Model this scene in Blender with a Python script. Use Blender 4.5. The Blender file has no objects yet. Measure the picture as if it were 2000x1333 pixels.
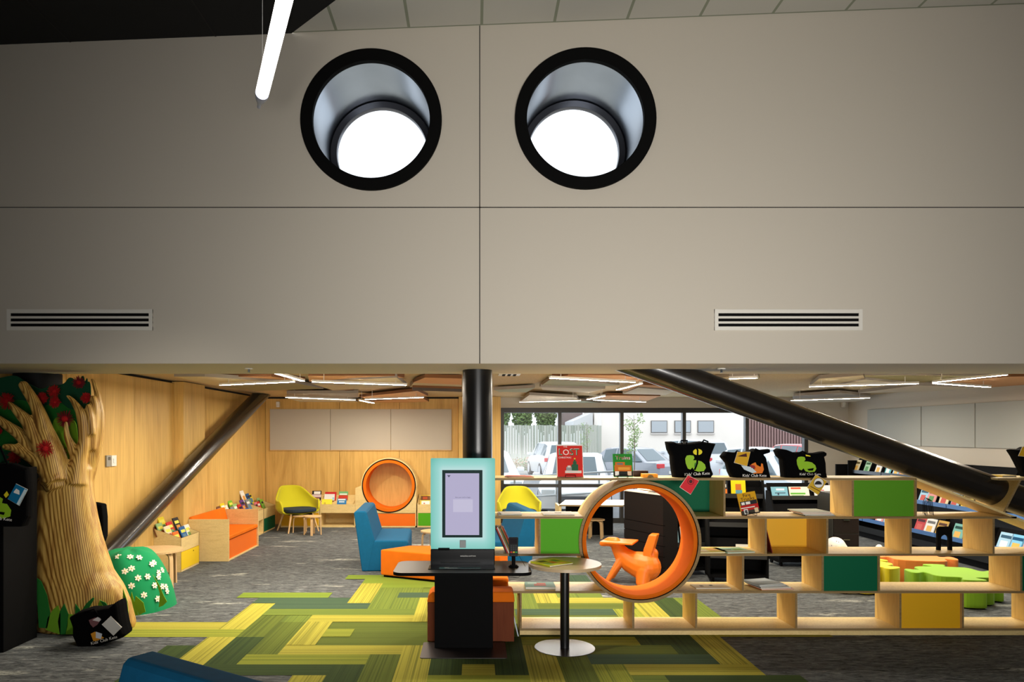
import bpy, bmesh, math, random
from mathutils import Vector, Matrix
random.seed(7)
C = bpy.context.scene.collection
PI = math.pi
# ------------------------------------------------------------------ camera, world, lights, exposure
F, HC, VX, VY = 1400.0, 1.788, 928.0, 848.0      # focal length in pixels, eye height, vanishing point
cd = bpy.data.cameras.new('camera'); cam = bpy.data.objects.new('camera', cd); C.objects.link(cam)
cam.location = (0, 0, HC); cam.rotation_euler = (PI/2, 0, 0)
cd.sensor_width = 36; cd.lens = F/2000*36
cd.shift_x = (1000-VX)/2000; cd.shift_y = (VY-666.5)/2000
cd.clip_end = 200
bpy.context.scene.camera = cam
sc = bpy.context.scene
sc.view_settings.view_transform = 'Standard'; sc.view_settings.look = 'None'
sc.view_settings.gamma = 1.0; sc.view_settings.use_curve_mapping = False
sc.view_settings.exposure = 0.0
w = bpy.data.worlds.new('sky'); sc.world = w; w.use_nodes = True
bgn = w.node_tree.nodes['Background']
bgn.inputs[0].default_value = (0.95, 0.97, 1.0, 1); bgn.inputs[1].default_value = 2.2
def area(name, loc, rot, sx, sy, power, col=(1, 1, 1), spread=PI):
    l = bpy.data.lights.new(name, 'AREA'); l.shape = 'RECTANGLE'; l.size = sx; l.size_y = sy
    l.energy = power; l.color = col; l.spread = spread
    o = bpy.data.objects.new(name, l); C.objects.link(o); o.location = loc; o.rotation_euler = rot
    return o
LED_E = 232.0          # strength of the ceiling LED strips
TUBE_E = 7.0          # strength of the pendant tube
# fill lamp added behind the camera for the hall wall; daylight through carpark window
area('added_rear_fill', (1.3, -2.9, 0.6), (PI/2+math.radians(11.8), 0, 0), 3.8, 0.8, 72, (1.0, 0.96, 0.90), math.radians(58))
sl_ = bpy.data.lights.new('added_tree_fill_spot', 'SPOT'); sl_.energy = 420; sl_.spot_size = math.radians(27); sl_.spot_blend = 1.0; sl_.shadow_soft_size = .12; sl_.color = (1, .93, .82)  # added out-of-view spot that brightens the carved tree
so_ = bpy.data.objects.new('added_tree_fill_spot', sl_); C.objects.link(so_); so_.location = (0.6, 2.6, 4.3)
so_.rotation_euler = (Vector((-3.55, 6.4, .85))-Vector(so_.location)).to_track_quat('-Z', 'Y').to_euler()
area('carpark_daylight', (3.5, 14.9, 1.3), (-PI/2, 0, 0), 5.8, 1.9, 60, (0.80, 0.90, 1.0))

def X(px, Y): return (px-VX)*Y/F
def Z(py, Y): return HC-(py-VY)*Y/F
def FL(py): return HC*F/(py-VY)            # depth of a floor point
# ------------------------------------------------------------------ materials
def lin(c):
    return tuple(((v/255)/12.92 if v/255 <= 0.04045 else ((v/255+0.055)/1.055)**2.4) for v in c)
MC = {}
def mat(name, rgb, rough=0.6, metal=0.0, emit=0.0, bump=0.0, bscale=60, var=0.0, vscale=8, coat=0.0, spec=0.5, alpha=None, sheen=0.0):
    if name in MC: return MC[name]
    m = bpy.data.materials.new(name); m.use_nodes = True; nt = m.node_tree; b = nt.nodes['Principled BSDF']
    c = (*lin(rgb), 1)
    b.inputs['Base Color'].default_value = c; b.inputs['Roughness'].default_value = rough
    b.inputs['Metallic'].default_value = metal; b.inputs['Specular IOR Level'].default_value = spec
    b.inputs['Coat Weight'].default_value = coat
    b.inputs['Sheen Weight'].default_value = sheen
    if emit:
        b.inputs['Emission Color'].default_value = c; b.inputs['Base Color'].default_value = (.02, .02, .02, 1); b.inputs['Emission Strength'].default_value = emit
    if var or bump:
        tc = nt.nodes.new('ShaderNodeTexCoord')
        n = nt.nodes.new('ShaderNodeTexNoise'); n.inputs['Scale'].default_value = vscale if var else bscale
        n.inputs['Detail'].default_value = 3
        nt.links.new(tc.outputs['Object'], n.inputs['Vector'])
        if var:
            r = nt.nodes.new('ShaderNodeValToRGB')
            r.color_ramp.elements[0].position = 0.3; r.color_ramp.elements[1].position = 0.7
            r.color_ramp.elements[0].color = (*[v*(1-var) for v in c[:3]], 1); r.color_ramp.elements[1].color = (*[min(1, v*(1+var)) for v in c[:3]], 1)
            nt.links.new(n.outputs[0], r.inputs[0]); nt.links.new(r.outputs[0], b.inputs['Base Color'])
        if bump:
            n2 = nt.nodes.new('ShaderNodeTexNoise'); n2.inputs['Scale'].default_value = bscale
            nt.links.new(tc.outputs['Object'], n2.inputs['Vector'])
            bp = nt.nodes.new('ShaderNodeBump'); bp.inputs['Strength'].default_value = bump; bp.inputs['Distance'].default_value = 0.01
            nt.links.new(n2.outputs[0], bp.inputs['Height']); nt.links.new(bp.outputs[0], b.inputs['Normal'])
    MC[name] = m; return m
def mapped(nt, scale, rot=(0, 0, 0), loc=(0, 0, 0)):
    tc = nt.nodes.new('ShaderNodeTexCoord'); mp = nt.nodes.new('ShaderNodeMapping')
    mp.inputs['Scale'].default_value = scale; mp.inputs['Rotation'].default_value = rot; mp.inputs['Location'].default_value = loc
    nt.links.new(tc.outputs['Object'], mp.inputs['Vector']); return mp
def ramp(nt, stops):
    r = nt.nodes.new('ShaderNodeValToRGB'); e = r.color_ramp.elements
    while len(e) < len(stops): e.new(0.5)
    for i, (p, c) in enumerate(stops):
        e[i].position = p; e[i].color = (*c, 1)
    return r
def plywood(name, rgb, scale=(7, 7, 0.9), contrast=0.22, rough=0.42, knots=True):
    if name in MC: return MC[name]
    m = bpy.data.materials.new(name); m.use_nodes = True; nt = m.node_tree; b = nt.nodes['Principled BSDF']
    c = lin(rgb); d = [v*(1-contrast*f) for v, f in zip(c, (0.75, 1.0, 1.25))]; l = [min(1, v*(1+contrast*0.35)) for v in c]
    mp = mapped(nt, scale)
    n = nt.nodes.new('ShaderNodeTexNoise'); n.inputs['Scale'].default_value = 1.0; n.inputs['Detail'].default_value = 5; n.inputs['Distortion'].default_value = 1.6
    n.inputs['Roughness'].default_value = 0.6
    nt.links.new(mp.outputs[0], n.inputs['Vector'])
    r = ramp(nt, [(0.30, d), (0.5, c), (0.72, l)])
    nt.links.new(n.outputs[0], r.inputs[0])
    mp2 = mapped(nt, tuple(v*9 if v > 2 else v*2 for v in scale))
    n2 = nt.nodes.new('ShaderNodeTexNoise'); n2.inputs['Scale'].default_value = 2.0; n2.inputs['Detail'].default_value = 2
    nt.links.new(mp2.outputs[0], n2.inputs['Vector'])
    r2 = ramp(nt, [(0.35, (0.84, 0.80, 0.74)), (0.6, (1, 1, 1))])
    nt.links.new(n2.outputs[0], r2.inputs[0])
    mx = nt.nodes.new('ShaderNodeMix'); mx.data_type = 'RGBA'; mx.blend_type = 'MULTIPLY'; mx.inputs[0].default_value = 0.7
    nt.links.new(r.outputs[0], mx.inputs[6]); nt.links.new(r2.outputs[0], mx.inputs[7])
    nt.links.new(mx.outputs[2], b.inputs['Base Color'])
    b.inputs['Roughness'].default_value = rough; b.inputs['Specular IOR Level'].default_value = .25
    MC[name] = m; return m
def carpet_stripe(name, rgb, rgb2, horiz, rough=0.95):
    if name in MC: return MC[name]
    m = bpy.data.materials.new(name); m.use_nodes = True; nt = m.node_tree; b = nt.nodes['Principled BSDF']
    s = (0.22, 75, 1) if horiz else (75, 0.22, 1)
    mp = mapped(nt, s)
    n = nt.nodes.new('ShaderNodeTexNoise'); n.inputs['Scale'].default_value = 1.0; n.inputs['Detail'].default_value = 2
    nt.links.new(mp.outputs[0], n.inputs['Vector'])
    a, c2 = lin(rgb), lin(rgb2)
    r = ramp(nt, [(0.36, [v*.62+w_*.38 for v, w_ in zip(c2, a)]), (0.5, a), (0.66, [min(1, v*1.14) for v in a])])
    nt.links.new(n.outputs[0], r.inputs[0])
    mp2 = mapped(nt, (220, 220, 1)); n2 = nt.nodes.new('ShaderNodeTexNoise'); n2.inputs['Scale'].default_value = 1.0
    nt.links.new(mp2.outputs[0], n2.inputs['Vector'])
    r2 = ramp(nt, [(0.35, (0.7, 0.7, 0.7)), (0.65, (1.1, 1.1, 1.1))]); nt.links.new(n2.outputs[0], r2.inputs[0])
    mx = nt.nodes.new('ShaderNodeMix'); mx.data_type = 'RGBA'; mx.blend_type = 'MULTIPLY'; mx.inputs[0].default_value = 0.8
    nt.links.new(r.outputs[0], mx.inputs[6]); nt.links.new(r2.outputs[0], mx.inputs[7])
    nt.links.new(mx.outputs[2], b.inputs['Base Color']); b.inputs['Roughness'].default_value = rough
    b.inputs['Specular IOR Level'].default_value = 0.15
    MC[name] = m; return m
def grey_carpet():
    m = bpy.data.materials.new('grey_carpet'); m.use_nodes = True; nt = m.node_tree; b = nt.nodes['Principled BSDF']
    mp = mapped(nt, (5.5, 24, 1)); n = nt.nodes.new('ShaderNodeTexNoise'); n.inputs['Scale'].default_value = 1.3; n.inputs['Detail'].default_value = 8; n.inputs['Distortion'].default_value = 1.1
    n.inputs['Roughness'].default_value = 0.8
    nt.links.new(mp.outputs[0], n.inputs['Vector'])
    r = ramp(nt, [(0.36, lin((36, 38, 40))), (0.5, lin((90, 93, 94))), (0.66, lin((134, 137, 136)))])
    nt.links.new(n.outputs[0], r.inputs[0])
    # worn pale patches with a broken edge
    mp2 = mapped(nt, (0.75, 2.6, 1), loc=(3.1, 1.7, 0)); n2 = nt.nodes.new('ShaderNodeTexNoise'); n2.inputs['Scale'].default_value = 1.0; n2.inputs['Detail'].default_value = 6; n2.inputs['Roughness'].default_value = 0.62
    nt.links.new(mp2.outputs[0], n2.inputs['Vector'])
    r2 = ramp(nt, [(0.59, (0, 0, 0)), (0.65, (1, 1, 1))]); nt.links.new(n2.outputs[0], r2.inputs[0])
    mul = nt.nodes.new('ShaderNodeMath'); mul.operation = 'MULTIPLY'
    r3 = ramp(nt, [(0.42, (0, 0, 0)), (0.54, (1, 1, 1))]); nt.links.new(n.outputs[0], r3.inputs[0])
    nt.links.new(r2.outputs[0], mul.inputs[0]); nt.links.new(r3.outputs[0], mul.inputs[1])
    mx = nt.nodes.new('ShaderNodeMix'); mx.data_type = 'RGBA'
    mx.inputs[7].default_value = (*lin((180, 182, 172)), 1)
    nt.links.new(mul.outputs[0], mx.inputs[0]); nt.links.new(r.outputs[0], mx.inputs[6])
    nt.links.new(mx.outputs[2], b.inputs['Base Color']); b.inputs['Roughness'].default_value = 0.95; b.inputs['Specular IOR Level'].default_value = 0.15
    return m
def carved_wood():
    m = bpy.data.materials.new('carved_laminated_wood'); m.use_nodes = True; nt = m.node_tree; b = nt.nodes['Principled BSDF']
    tc = nt.nodes.new('ShaderNodeTexCoord')
    wv = nt.nodes.new('ShaderNodeTexWave'); wv.wave_type = 'BANDS'; wv.bands_direction = 'DIAGONAL'
    mp = nt.nodes.new('ShaderNodeMapping'); mp.inputs['Scale'].default_value = (0.55, 1.3, 0.03)
    nt.links.new(tc.outputs['Object'], mp.inputs['Vector']); nt.links.new(mp.outputs[0], wv.inputs['Vector'])
    wv.inputs['Scale'].default_value = 34; wv.inputs['Distortion'].default_value = 1.6; wv.inputs['Detail'].default_value = 3; wv.inputs['Detail Scale'].default_value = 1.0
    r = ramp(nt, [(0.0, lin((140, 98, 38))), (0.30, lin((202, 156, 74))), (0.7, lin((234, 194, 106)))])
    nt.links.new(wv.outputs[0], r.inputs[0])
    mp2 = mapped(nt, (26, 26, 0.7)); n = nt.nodes.new('ShaderNodeTexNoise'); n.inputs['Scale'].default_value = 1.0; n.inputs['Detail'].default_value = 4
    nt.links.new(mp2.outputs[0], n.inputs['Vector'])
    r2 = ramp(nt, [(0.35, lin((170, 130, 86))), (0.6, (1, 1, 1))]); nt.links.new(n.outputs[0], r2.inputs[0])
    mx = nt.nodes.new('ShaderNodeMix'); mx.data_type = 'RGBA'; mx.blend_type = 'MULTIPLY'; mx.inputs[0].default_value = 0.65
    nt.links.new(r.outputs[0], mx.inputs[6]); nt.links.new(r2.outputs[0], mx.inputs[7]); nt.links.new(mx.outputs[2], b.inputs['Base Color'])
    b.inputs['Roughness'].default_value = 0.45
    return m
def tile_ceiling():
    m = bpy.data.materials.new('ceiling_tiles'); m.use_nodes = True; nt = m.node_tree; b = nt.nodes['Principled BSDF']
    tc = nt.nodes.new('ShaderNodeTexCoord'); sp = nt.nodes.new('ShaderNodeSeparateXYZ'); nt.links.new(tc.outputs['Object'], sp.inputs[0])
    outs = []
    for ax, off in ((0, 0.053-0.011), (1, 5.905)):
        a = nt.nodes.new('ShaderNodeMath'); a.operation = 'SUBTRACT'; a.inputs[1].default_value = off-60
        nt.links.new(sp.outputs[ax], a.inputs[0])
        q = nt.nodes.new('ShaderNodeMath'); q.operation = 'MODULO'; q.inputs[1].default_value = 0.6; nt.links.new(a.outputs[0], q.inputs[0])
        g = nt.nodes.new('ShaderNodeMath'); g.operation = 'LESS_THAN'; g.inputs[1].default_value = 0.024; nt.links.new(q.outputs[0], g.inputs[0]); outs.append(g)
    mxm = nt.nodes.new('ShaderNodeMath'); mxm.operation = 'MAXIMUM'; nt.links.new(outs[0].outputs[0], mxm.inputs[0]); nt.links.new(outs[1].outputs[0], mxm.inputs[1])
    mx = nt.nodes.new('ShaderNodeMix'); mx.data_type = 'RGBA'
    mx.inputs[6].default_value = (*lin((205, 202, 192)), 1); mx.inputs[7].default_value = (*lin((150, 155, 135)), 1)
    nt.links.new(mxm.outputs[0], mx.inputs[0]); nt.links.new(mx.outputs[2], b.inputs['Base Color']); b.inputs['Roughness'].default_value = 0.9
    return m
def glass(name, tint=(0.95, 0.98, 1.0), refl=0.06):
    m = bpy.data.materials.new(name); m.use_nodes = True; nt = m.node_tree; nt.nodes.remove(nt.nodes['Principled BSDF'])
    out = nt.nodes['Material Output']; t = nt.nodes.new('ShaderNodeBsdfTransparent'); g = nt.nodes.new('ShaderNodeBsdfGlossy')
    t.inputs[0].default_value = (*tint, 1); g.inputs['Roughness'].default_value = 0.12
    x = nt.nodes.new('ShaderNodeMixShader'); x.inputs[0].default_value = refl
    nt.links.new(t.outputs[0], x.inputs[1]); nt.links.new(g.outputs[0], x.inputs[2]); nt.links.new(x.outputs[0], out.inputs[0])
    MC[name] = m; return m

M_wallply = plywood('wall_plywood', (222, 182, 106), (2.6, 2.6, 0.45), 0.22, 0.45)
M_ply = plywood('plywood', (234, 208, 146), (3, 3, 14), 0.12, 0.4)
M_plyv = plywood('plywood_upright', (222, 186, 110), (9, 9, 1.2), 0.14, 0.42)
M_edge = plywood('plywood_edge', (142, 118, 78), (2, 2, 60), 0.3, 0.55)
M_woodred = plywood('red_brown_wood', (112, 54, 26), (12, 12, 1), 0.25, 0.75)
M_birch = plywood('birch', (226, 190, 140), (4, 4, 1), 0.1, 0.4)
M_carpet = grey_carpet()
M_carved = carved_wood()
M_wall = mat('painted_wall', (196, 188, 174), 0.85, bump=0.02, bscale=200)
M_wall2 = mat('beige_wall', (204, 196, 182), 0.85)
M_darkgap = mat('dark_gap', (30, 28, 26), 0.9)
M_black = mat('matte_black', (6, 6, 7), 0.8, spec=0.12)
M_blackm = mat('black_steel', (17, 17, 18), 0.28, spec=0.5)
M_strut = mat('dark_steel', (26, 22, 19), 0.27, metal=0.0, coat=0.25, var=0.15, vscale=5)
M_blackceil = mat('black_ceiling', (16, 15, 15), 0.95)
M_frame = mat('window_frame_dark', (40, 37, 34), 0.45)
M_white = mat('white_plastic', (232, 230, 224), 0.4)
M_vent = mat('vent_white', (218, 214, 204), 0.45)
M_orange = mat('orange_fabric', (226, 112, 22), 0.9, spec=.12, var=0.05, vscale=6, bump=0.06, bscale=35)
M_orangep = mat('orange_panel', (240, 112, 10), 0.45)
M_dogor = mat('orange_plastic', (244, 120, 18), 0.45)
M_yellowp = mat('yellow_panel', (236, 178, 12), 0.45)
M_yellowd = mat('yellow_drawer', (244, 206, 16), 0.45)
M_limep = mat('lime_panel', (84, 168, 30), 0.6, spec=.15)
M_green2 = mat('green_panel', (84, 146, 26), 0.6, spec=.2)
M_teal = mat('dark_green_panel', (0, 92, 60), 0.6, spec=.15)
M_blue = mat('blue_fabric', (14, 92, 132), 0.85, var=0.05, vscale=20, spec=.2)
M_yelf = mat('chartreuse_fabric', (196, 188, 14), 0.85, sheen=0.1)
M_navy = mat('navy_fabric', (24, 42, 58), 0.9)
M_bag = mat('black_canvas', (6, 6, 7), 0.95, bump=0.3, bscale=12, spec=.06)
M_paper = mat('paper_pages', (236, 230, 214), 0.8)
M_felt_d = mat('felt_dark_green', (0, 74, 44), 0.95)
M_felt_m = mat('felt_green', (20, 110, 34), 0.95)
M_felt_l = mat('felt_light_green', (108, 160, 24), 0.95)
M_felt_e = mat('felt_emerald', (0, 138, 82), 0.95)
M_felt_r = mat('felt_red', (176, 14, 18), 0.95)
M_felt_r2 = mat('felt_dark_red', (120, 10, 26), 0.95)
M_pin = mat('pinboard_fabric', (188, 180, 166), 0.9, bump=0.03, bscale=150)
M_pin2 = mat('pinboard_grey', (176, 178, 172), 0.9)
M_lime_f = mat('lime_fabric', (132, 180, 20), 0.85, sheen=0.2)
M_yel_f = mat('yellow_fabric', (220, 206, 16), 0.85, sheen=0.2)
M_or_f = mat('pale_orange_fabric', (244, 140, 60), 0.85, sheen=0.2)
M_bluem = mat('blue_metal', (72, 116, 176), 0.35)
M_led = mat('led_diffuser', (255, 243, 224), 0.5, emit=LED_E)
M_tubee = mat('tube_diffuser', (255, 250, 242), 0.5, emit=TUBE_E)
M_glass = glass('window_glass', refl=0.008)
M_chrome = mat('brushed_duct_metal', (128, 136, 146), 0.28, metal=1.0, var=0.05, vscale=3)
def col(rgb, rough=0.55):
    return mat('paint_%d_%d_%d' % rgb, rgb, rough, spec=.2)

# ------------------------------------------------------------------ mesh builder
class MB:
    def __init__(s): s.v = []; s.f = []; s.m = []; s.mats = []
    def mi(s, m):
        if m is None: return 0
        if m not in s.mats: s.mats.append(m)
        return s.mats.index(m)
    def face(s, pts, m=None):
        n = len(s.v); s.v += [tuple(p) for p in pts]; s.f.append(tuple(range(n, n+len(pts)))); s.m.append(s.mi(m))
    def box(s, x0, x1, y0, y1, z0, z1, m=None, front=None, top=None, M=None):
        P = [(x0, y0, z0), (x1, y0, z0), (x1, y1, z0), (x0, y1, z0), (x0, y0, z1), (x1, y0, z1), (x1, y1, z1), (x0, y1, z1)]
        if M is not None: P = [tuple(M @ Vector(p)) for p in P]
        n = len(s.v); s.v += P; k = s.mi(m)
        for q, mm in (((0, 3, 2, 1), None), ((4, 5, 6, 7), top), ((0, 1, 5, 4), front), ((1, 2, 6, 5), None), ((2, 3, 7, 6), front), ((3, 0, 4, 7), None)):
            s.f.append(tuple(n+i for i in q)); s.m.append(s.mi(mm) if mm else k)
        return s
    def prism(s, poly, a, b, axis='Y', m=None, edge=None, M=None):
        def P(u, v, t):
            p = {'Y': (u, t, v), 'Z': (u, v, t), 'X': (t, u, v)}[axis]
            return tuple(M @ Vector(p)) if M is not None else p
        n = len(s.v); k = len(poly)
        s.v += [P(u, v, a) for u, v in poly] + [P(u, v, b) for u, v in poly]
        s.f.append(tuple(n+i for i in range(k))); s.m.append(s.mi(m))
        s.f.append(tuple(n+k+i for i in reversed(range(k)))); s.m.append(s.mi(m))
        for i in range(k):
            j = (i+1) % k
            s.f.append((n+i, n+k+i, n+k+j, n+j)); s.m.append(s.mi(edge or m))
        return s
    def tube(s, p0, p1, r0, r1=None, n=16, m=None, caps=True):
        r1 = r0 if r1 is None else r1
        p0, p1 = Vector(p0), Vector(p1); d = (p1-p0).normalized()
        a = d.orthogonal().normalized(); b = d.cross(a)
        k = len(s.v)
        for p, r in ((p0, r0), (p1, r1)):
            for i in range(n):
                t = 2*PI*i/n; s.v.append(tuple(p+a*(r*math.cos(t))+b*(r*math.sin(t))))
        for i in range(n):
            j = (i+1) % n; s.f.append((k+i, k+j, k+n+j, k+n+i)); s.m.append(s.mi(m))
        if caps:
            s.f.append(tuple(k+i for i in reversed(range(n)))); s.m.append(s.mi(m))
            s.f.append(tuple(k+n+i for i in range(n))); s.m.append(s.mi(m))
        return s
    def path(s, pts, rs, n=10, m=None):
        if not isinstance(rs, (list, tuple)): rs = [rs]*len(pts)
        pts = [Vector(p) for p in pts]; rings = []
        prev = None
        for i, p in enumerate(pts):
            d = (pts[min(i+1, len(pts)-1)]-pts[max(i-1, 0)]).normalized()
            a = d.orthogonal().normalized() if prev is None else (prev-d*prev.dot(d)).normalized()
            prev = a; b = d.cross(a); k = len(s.v)
            for q in range(n):
                t = 2*PI*q/n; s.v.append(tuple(p+a*(rs[i]*math.cos(t))+b*(rs[i]*math.sin(t))))
            rings.append(k)
        for u, v in zip(rings, rings[1:]):
            for q in range(n):
                j = (q+1) % n; s.f.append((u+q, u+j, v+j, v+q)); s.m.append(s.mi(m))
        s.f.append(tuple(rings[0]+i for i in reversed(range(n)))); s.m.append(s.mi(m))
        s.f.append(tuple(rings[-1]+i for i in range(n))); s.m.append(s.mi(m))
        return s
    def loft(s, rings, m=None, caps=True):
        ks = []
        for r in rings:
            ks.append(len(s.v)); s.v += [tuple(p) for p in r]
        n = len(rings[0])
        for u, v in zip(ks, ks[1:]):
            for i in range(n):
                j = (i+1) % n; s.f.append((u+i, u+j, v+j, v+i)); s.m.append(s.mi(m))
        if caps:
            s.f.append(tuple(ks[0]+i for i in reversed(range(n)))); s.m.append(s.mi(m))
            s.f.append(tuple(ks[-1]+i for i in range(n))); s.m.append(s.mi(m))
        return s
    def ball(s, c, r, n=12, k=8, m=None, sc=(1, 1, 1)):
        rings = []
        for i in range(1, k):
            a = PI*i/k
            rings.append([(c[0]+r*sc[0]*math.sin(a)*math.cos(2*PI*j/n), c[1]+r*sc[1]*math.sin(a)*math.sin(2*PI*j/n), c[2]-r*sc[2]*math.cos(a)) for j in range(n)])
        return s.loft(rings, m)
    def build(s, name, m=None, parent=None, bevel=0, smooth=False, seg=2, rnd=False):
        me = bpy.data.meshes.new(name)
        if m is not None and not s.mats: s.mats = [m]
        elif m is not None and s.mats and None in s.mats: pass
        me.from_pydata(s.v, [], s.f)
        for x in s.mats: me.materials.append(x)
        for p, k in zip(me.polygons, s.m): p.material_index = k
        if rnd:
            bm = bmesh.new(); bm.from_mesh(me); bmesh.ops.recalc_face_normals(bm, faces=bm.faces); bm.to_mesh(me); bm.free()
        if smooth:
            bm = bmesh.new(); bm.from_mesh(me); bmesh.ops.remove_doubles(bm, verts=bm.verts, dist=1e-5)
            bmesh.ops.recalc_face_normals(bm, faces=bm.faces); bm.to_mesh(me); bm.free()
            me.shade_smooth(); me.set_sharp_from_angle(angle=math.radians(40))
        me.update()
        o = bpy.data.objects.new(name, me); C.objects.link(o)
        if parent: o.parent = parent
        if bevel:
            b = o.modifiers.new('bevel', 'BEVEL'); b.width = bevel; b.segments = seg; b.limit_method = 'ANGLE'; b.angle_limit = math.radians(40)
            b.harden_normals = False
        return o
def tag(o, label, cat, group=None, kind=None):
    o['label'] = label; o['category'] = cat
    if group: o['group'] = group
    if kind: o['kind'] = kind
    return o
def thing(name, loc=(0, 0, 0), rz=0, label='', cat='', group=None, rot=None):
    o = bpy.data.objects.new(name, None); C.objects.link(o); o.empty_display_size = 0.05
    o.location = loc; o.rotation_euler = rot if rot else (0, 0, rz)
    return tag(o, label, cat, group)
def struct(o): o['kind'] = 'structure'; return o
def dup(root, loc, rz=None, label=None, rot=None):
    r = root.copy(); C.objects.link(r); r.location = loc
    if rz is not None: r.rotation_euler = (0, 0, rz)
    if rot is not None: r.rotation_euler = rot
    if label: r['label'] = label
    for ch in list(root.children):
        c = ch.copy(); C.objects.link(c); c.parent = r
        for g in list(ch.children):
            d = g.copy(); C.objects.link(d); d.parent = c
    return r
def text(name, s, size, loc, rot, m, parent=None, align='CENTER', ext=0.0004, sx=1.0):
    cu = bpy.data.curves.new(name, 'FONT'); cu.body = s; cu.size = size; cu.align_x = align; cu.extrude = ext; cu.resolution_u = 2
    t = bpy.data.objects.new(name+'_src', cu); C.objects.link(t)
    dg = bpy.context.evaluated_depsgraph_get()
    me = bpy.data.meshes.new_from_object(t.evaluated_get(dg)); bpy.data.objects.remove(t)
    me.materials.clear(); me.materials.append(m)
    o = bpy.data.objects.new(name, me); C.objects.link(o); o.location = loc; o.rotation_euler = rot; o.scale = (sx, 1, 1)
    if parent: o.parent = parent
    return o
def circ(cx, cz, r, n=48, a0=0.0, a1=2*PI, ry=None):
    ry = ry or r
    full = abs(a1-a0-2*PI) < 1e-6
    return [(cx+r*math.cos(a0+(a1-a0)*i/(n if full else n-1)), cz+ry*math.sin(a0+(a1-a0)*i/(n if full else n-1))) for i in range(n)]
def rrect(x0, x1, y0, y1, r, n=6):
    P = []
    for cx, cy, a in ((x1-r, y0+r, -PI/2), (x1-r, y1-r, 0), (x0+r, y1-r, PI/2), (x0+r, y0+r, PI)):
        P += [(cx+r*math.cos(a+PI/2*i/n), cy+r*math.sin(a+PI/2*i/n)) for i in range(n+1)]
    return P

# ------------------------------------------------------------------ SETTING: hall wall with the two round skylights
YW, XJ, ZJ = 5.92, 0.038, 3.66          # wall face, vertical joint, horizontal joint
ZS = 2.369                               # underside of the wall
HOLES = [(X(725.5, YW), Z(235.5, YW)), (X(1143, YW), Z(233.5, YW))]; RH = 0.49
b = MB(); g = 0.004
def panel(x0, x1, z0, z1): b.face([(x0, YW, z0), (x1, YW, z0), (x1, YW, z1), (x0, YW, z1)], M_wall)
def panel_hole(x0, x1, z0, z1, cx, cz, r):
    A = sorted(set([2*PI*i/96 for i in range(96)] + [math.atan2(z-cz, x-cx) % (2*PI) for x in (x0, x1) for z in (z0, z1)]))
    inn = [(cx+r*math.cos(a), cz+r*math.sin(a)) for a in A]; out = []
    for a in A:
        dx, dz = math.cos(a), math.sin(a)
        t = min([((x1 if dx > 0 else x0)-cx)/dx if abs(dx) > 1e-9 else 1e9, ((z1 if dz > 0 else z0)-cz)/dz if abs(dz) > 1e-9 else 1e9])
        out.append((cx+dx*t, cz+dz*t))
    for i in range(len(A)):
        j = (i+1) % len(A)
        b.face([(inn[i][0], YW, inn[i][1]), (out[i][0], YW, out[i][1]), (out[j][0], YW, out[j][1]), (inn[j][0], YW, inn[j][1])], M_wall)
        b.face([(inn[i][0], YW, inn[i][1]), (inn[j][0], YW, inn[j][1]), (inn[j][0], YW+0.1, inn[j][1]), (inn[i][0], YW+0.1, inn[i][1])], M_wall)
panel(-7, XJ-g, ZS, ZJ-g); panel(XJ+g, 9, ZS, ZJ-g)
panel_hole(-7, XJ-g, ZJ+g, 5.9, *HOLES[0], RH); panel_hole(XJ+g, 9, ZJ+g, 5.9, *HOLES[1], RH)
for x0, x1, z0, z1 in ((-7, 9, ZJ-0.02, ZJ+0.02),): b.face([(x0, YW+0.015, z0), (x1, YW+0.015, z0), (x1, YW+0.015, z1), (x0, YW+0.015, z1)], M_darkgap)
b.face([(XJ-.02, YW+0.015, ZS), (XJ+.02, YW+0.015, ZS), (XJ+.02, YW+0.015, 5.9), (XJ-.02, YW+0.015, 5.9)], M_darkgap)
b.face([(-7, YW, ZS), (-7, 6.93, ZS), (9, 6.93, ZS), (9, YW, ZS)], M_wall)            # soffit
b.face([(-7, 6.93, ZS), (-7, 6.93, 2.6), (9, 6.93, 2.6), (9, 6.93, ZS)], M_wall)
struct(b.build('wall_front'))
def zc(x): return 5.163+0.0392*x
# ceilings of the hall: pale tiles on the right, black on the left, meeting on a diagonal
b = MB(); b.face([(x, y, zc(x)) for x, y in ((-1.52, 5.925), (9, 5.925), (9, -3.2), (8.07, -3.2))], tile_ceiling())
struct(b.build('ceiling_1'))
b = MB(); b.face([(x, y, zc(x)-0.005) for x, y in ((-7, 5.925), (-1.52, 5.925), (8.07, -3.2), (-7, -3.2))], M_blackceil)
for xx in (-2.15, -3.35, -4.55, -5.75):
    b.face([(xx, 5.92, zc(xx)-.008), (xx+.014, 5.92, zc(xx)-.008), (xx+.014, -3.2, zc(xx)-.008), (xx, -3.2, zc(xx)-.008)], M_darkgap)
struct(b.build('ceiling_2'))
# hall side and rear walls (behind the camera), with an opening added for the fill lamp
b = MB(); b.box(-7.1, -7, -3.2, 7.4, 0, 5.9, M_wall2); struct(b.build('wall_left_hall'))
b = MB(); b.box(9, 9.1, -3.2, 6, 0, 5.9, M_wall2); struct(b.build('wall_right_hall'))
b = MB(); b.box(-7, -0.8, -3.2, -3.1, 0, 5.9, M_wall2); b.box(4.0, 9, -3.2, -3.1, 0, 5.9, M_wall2); b.box(-0.8, 4.0, -3.2, -3.1, 2.5, 5.9, M_wall2)
struct(b.build('wall_rear'))
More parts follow.
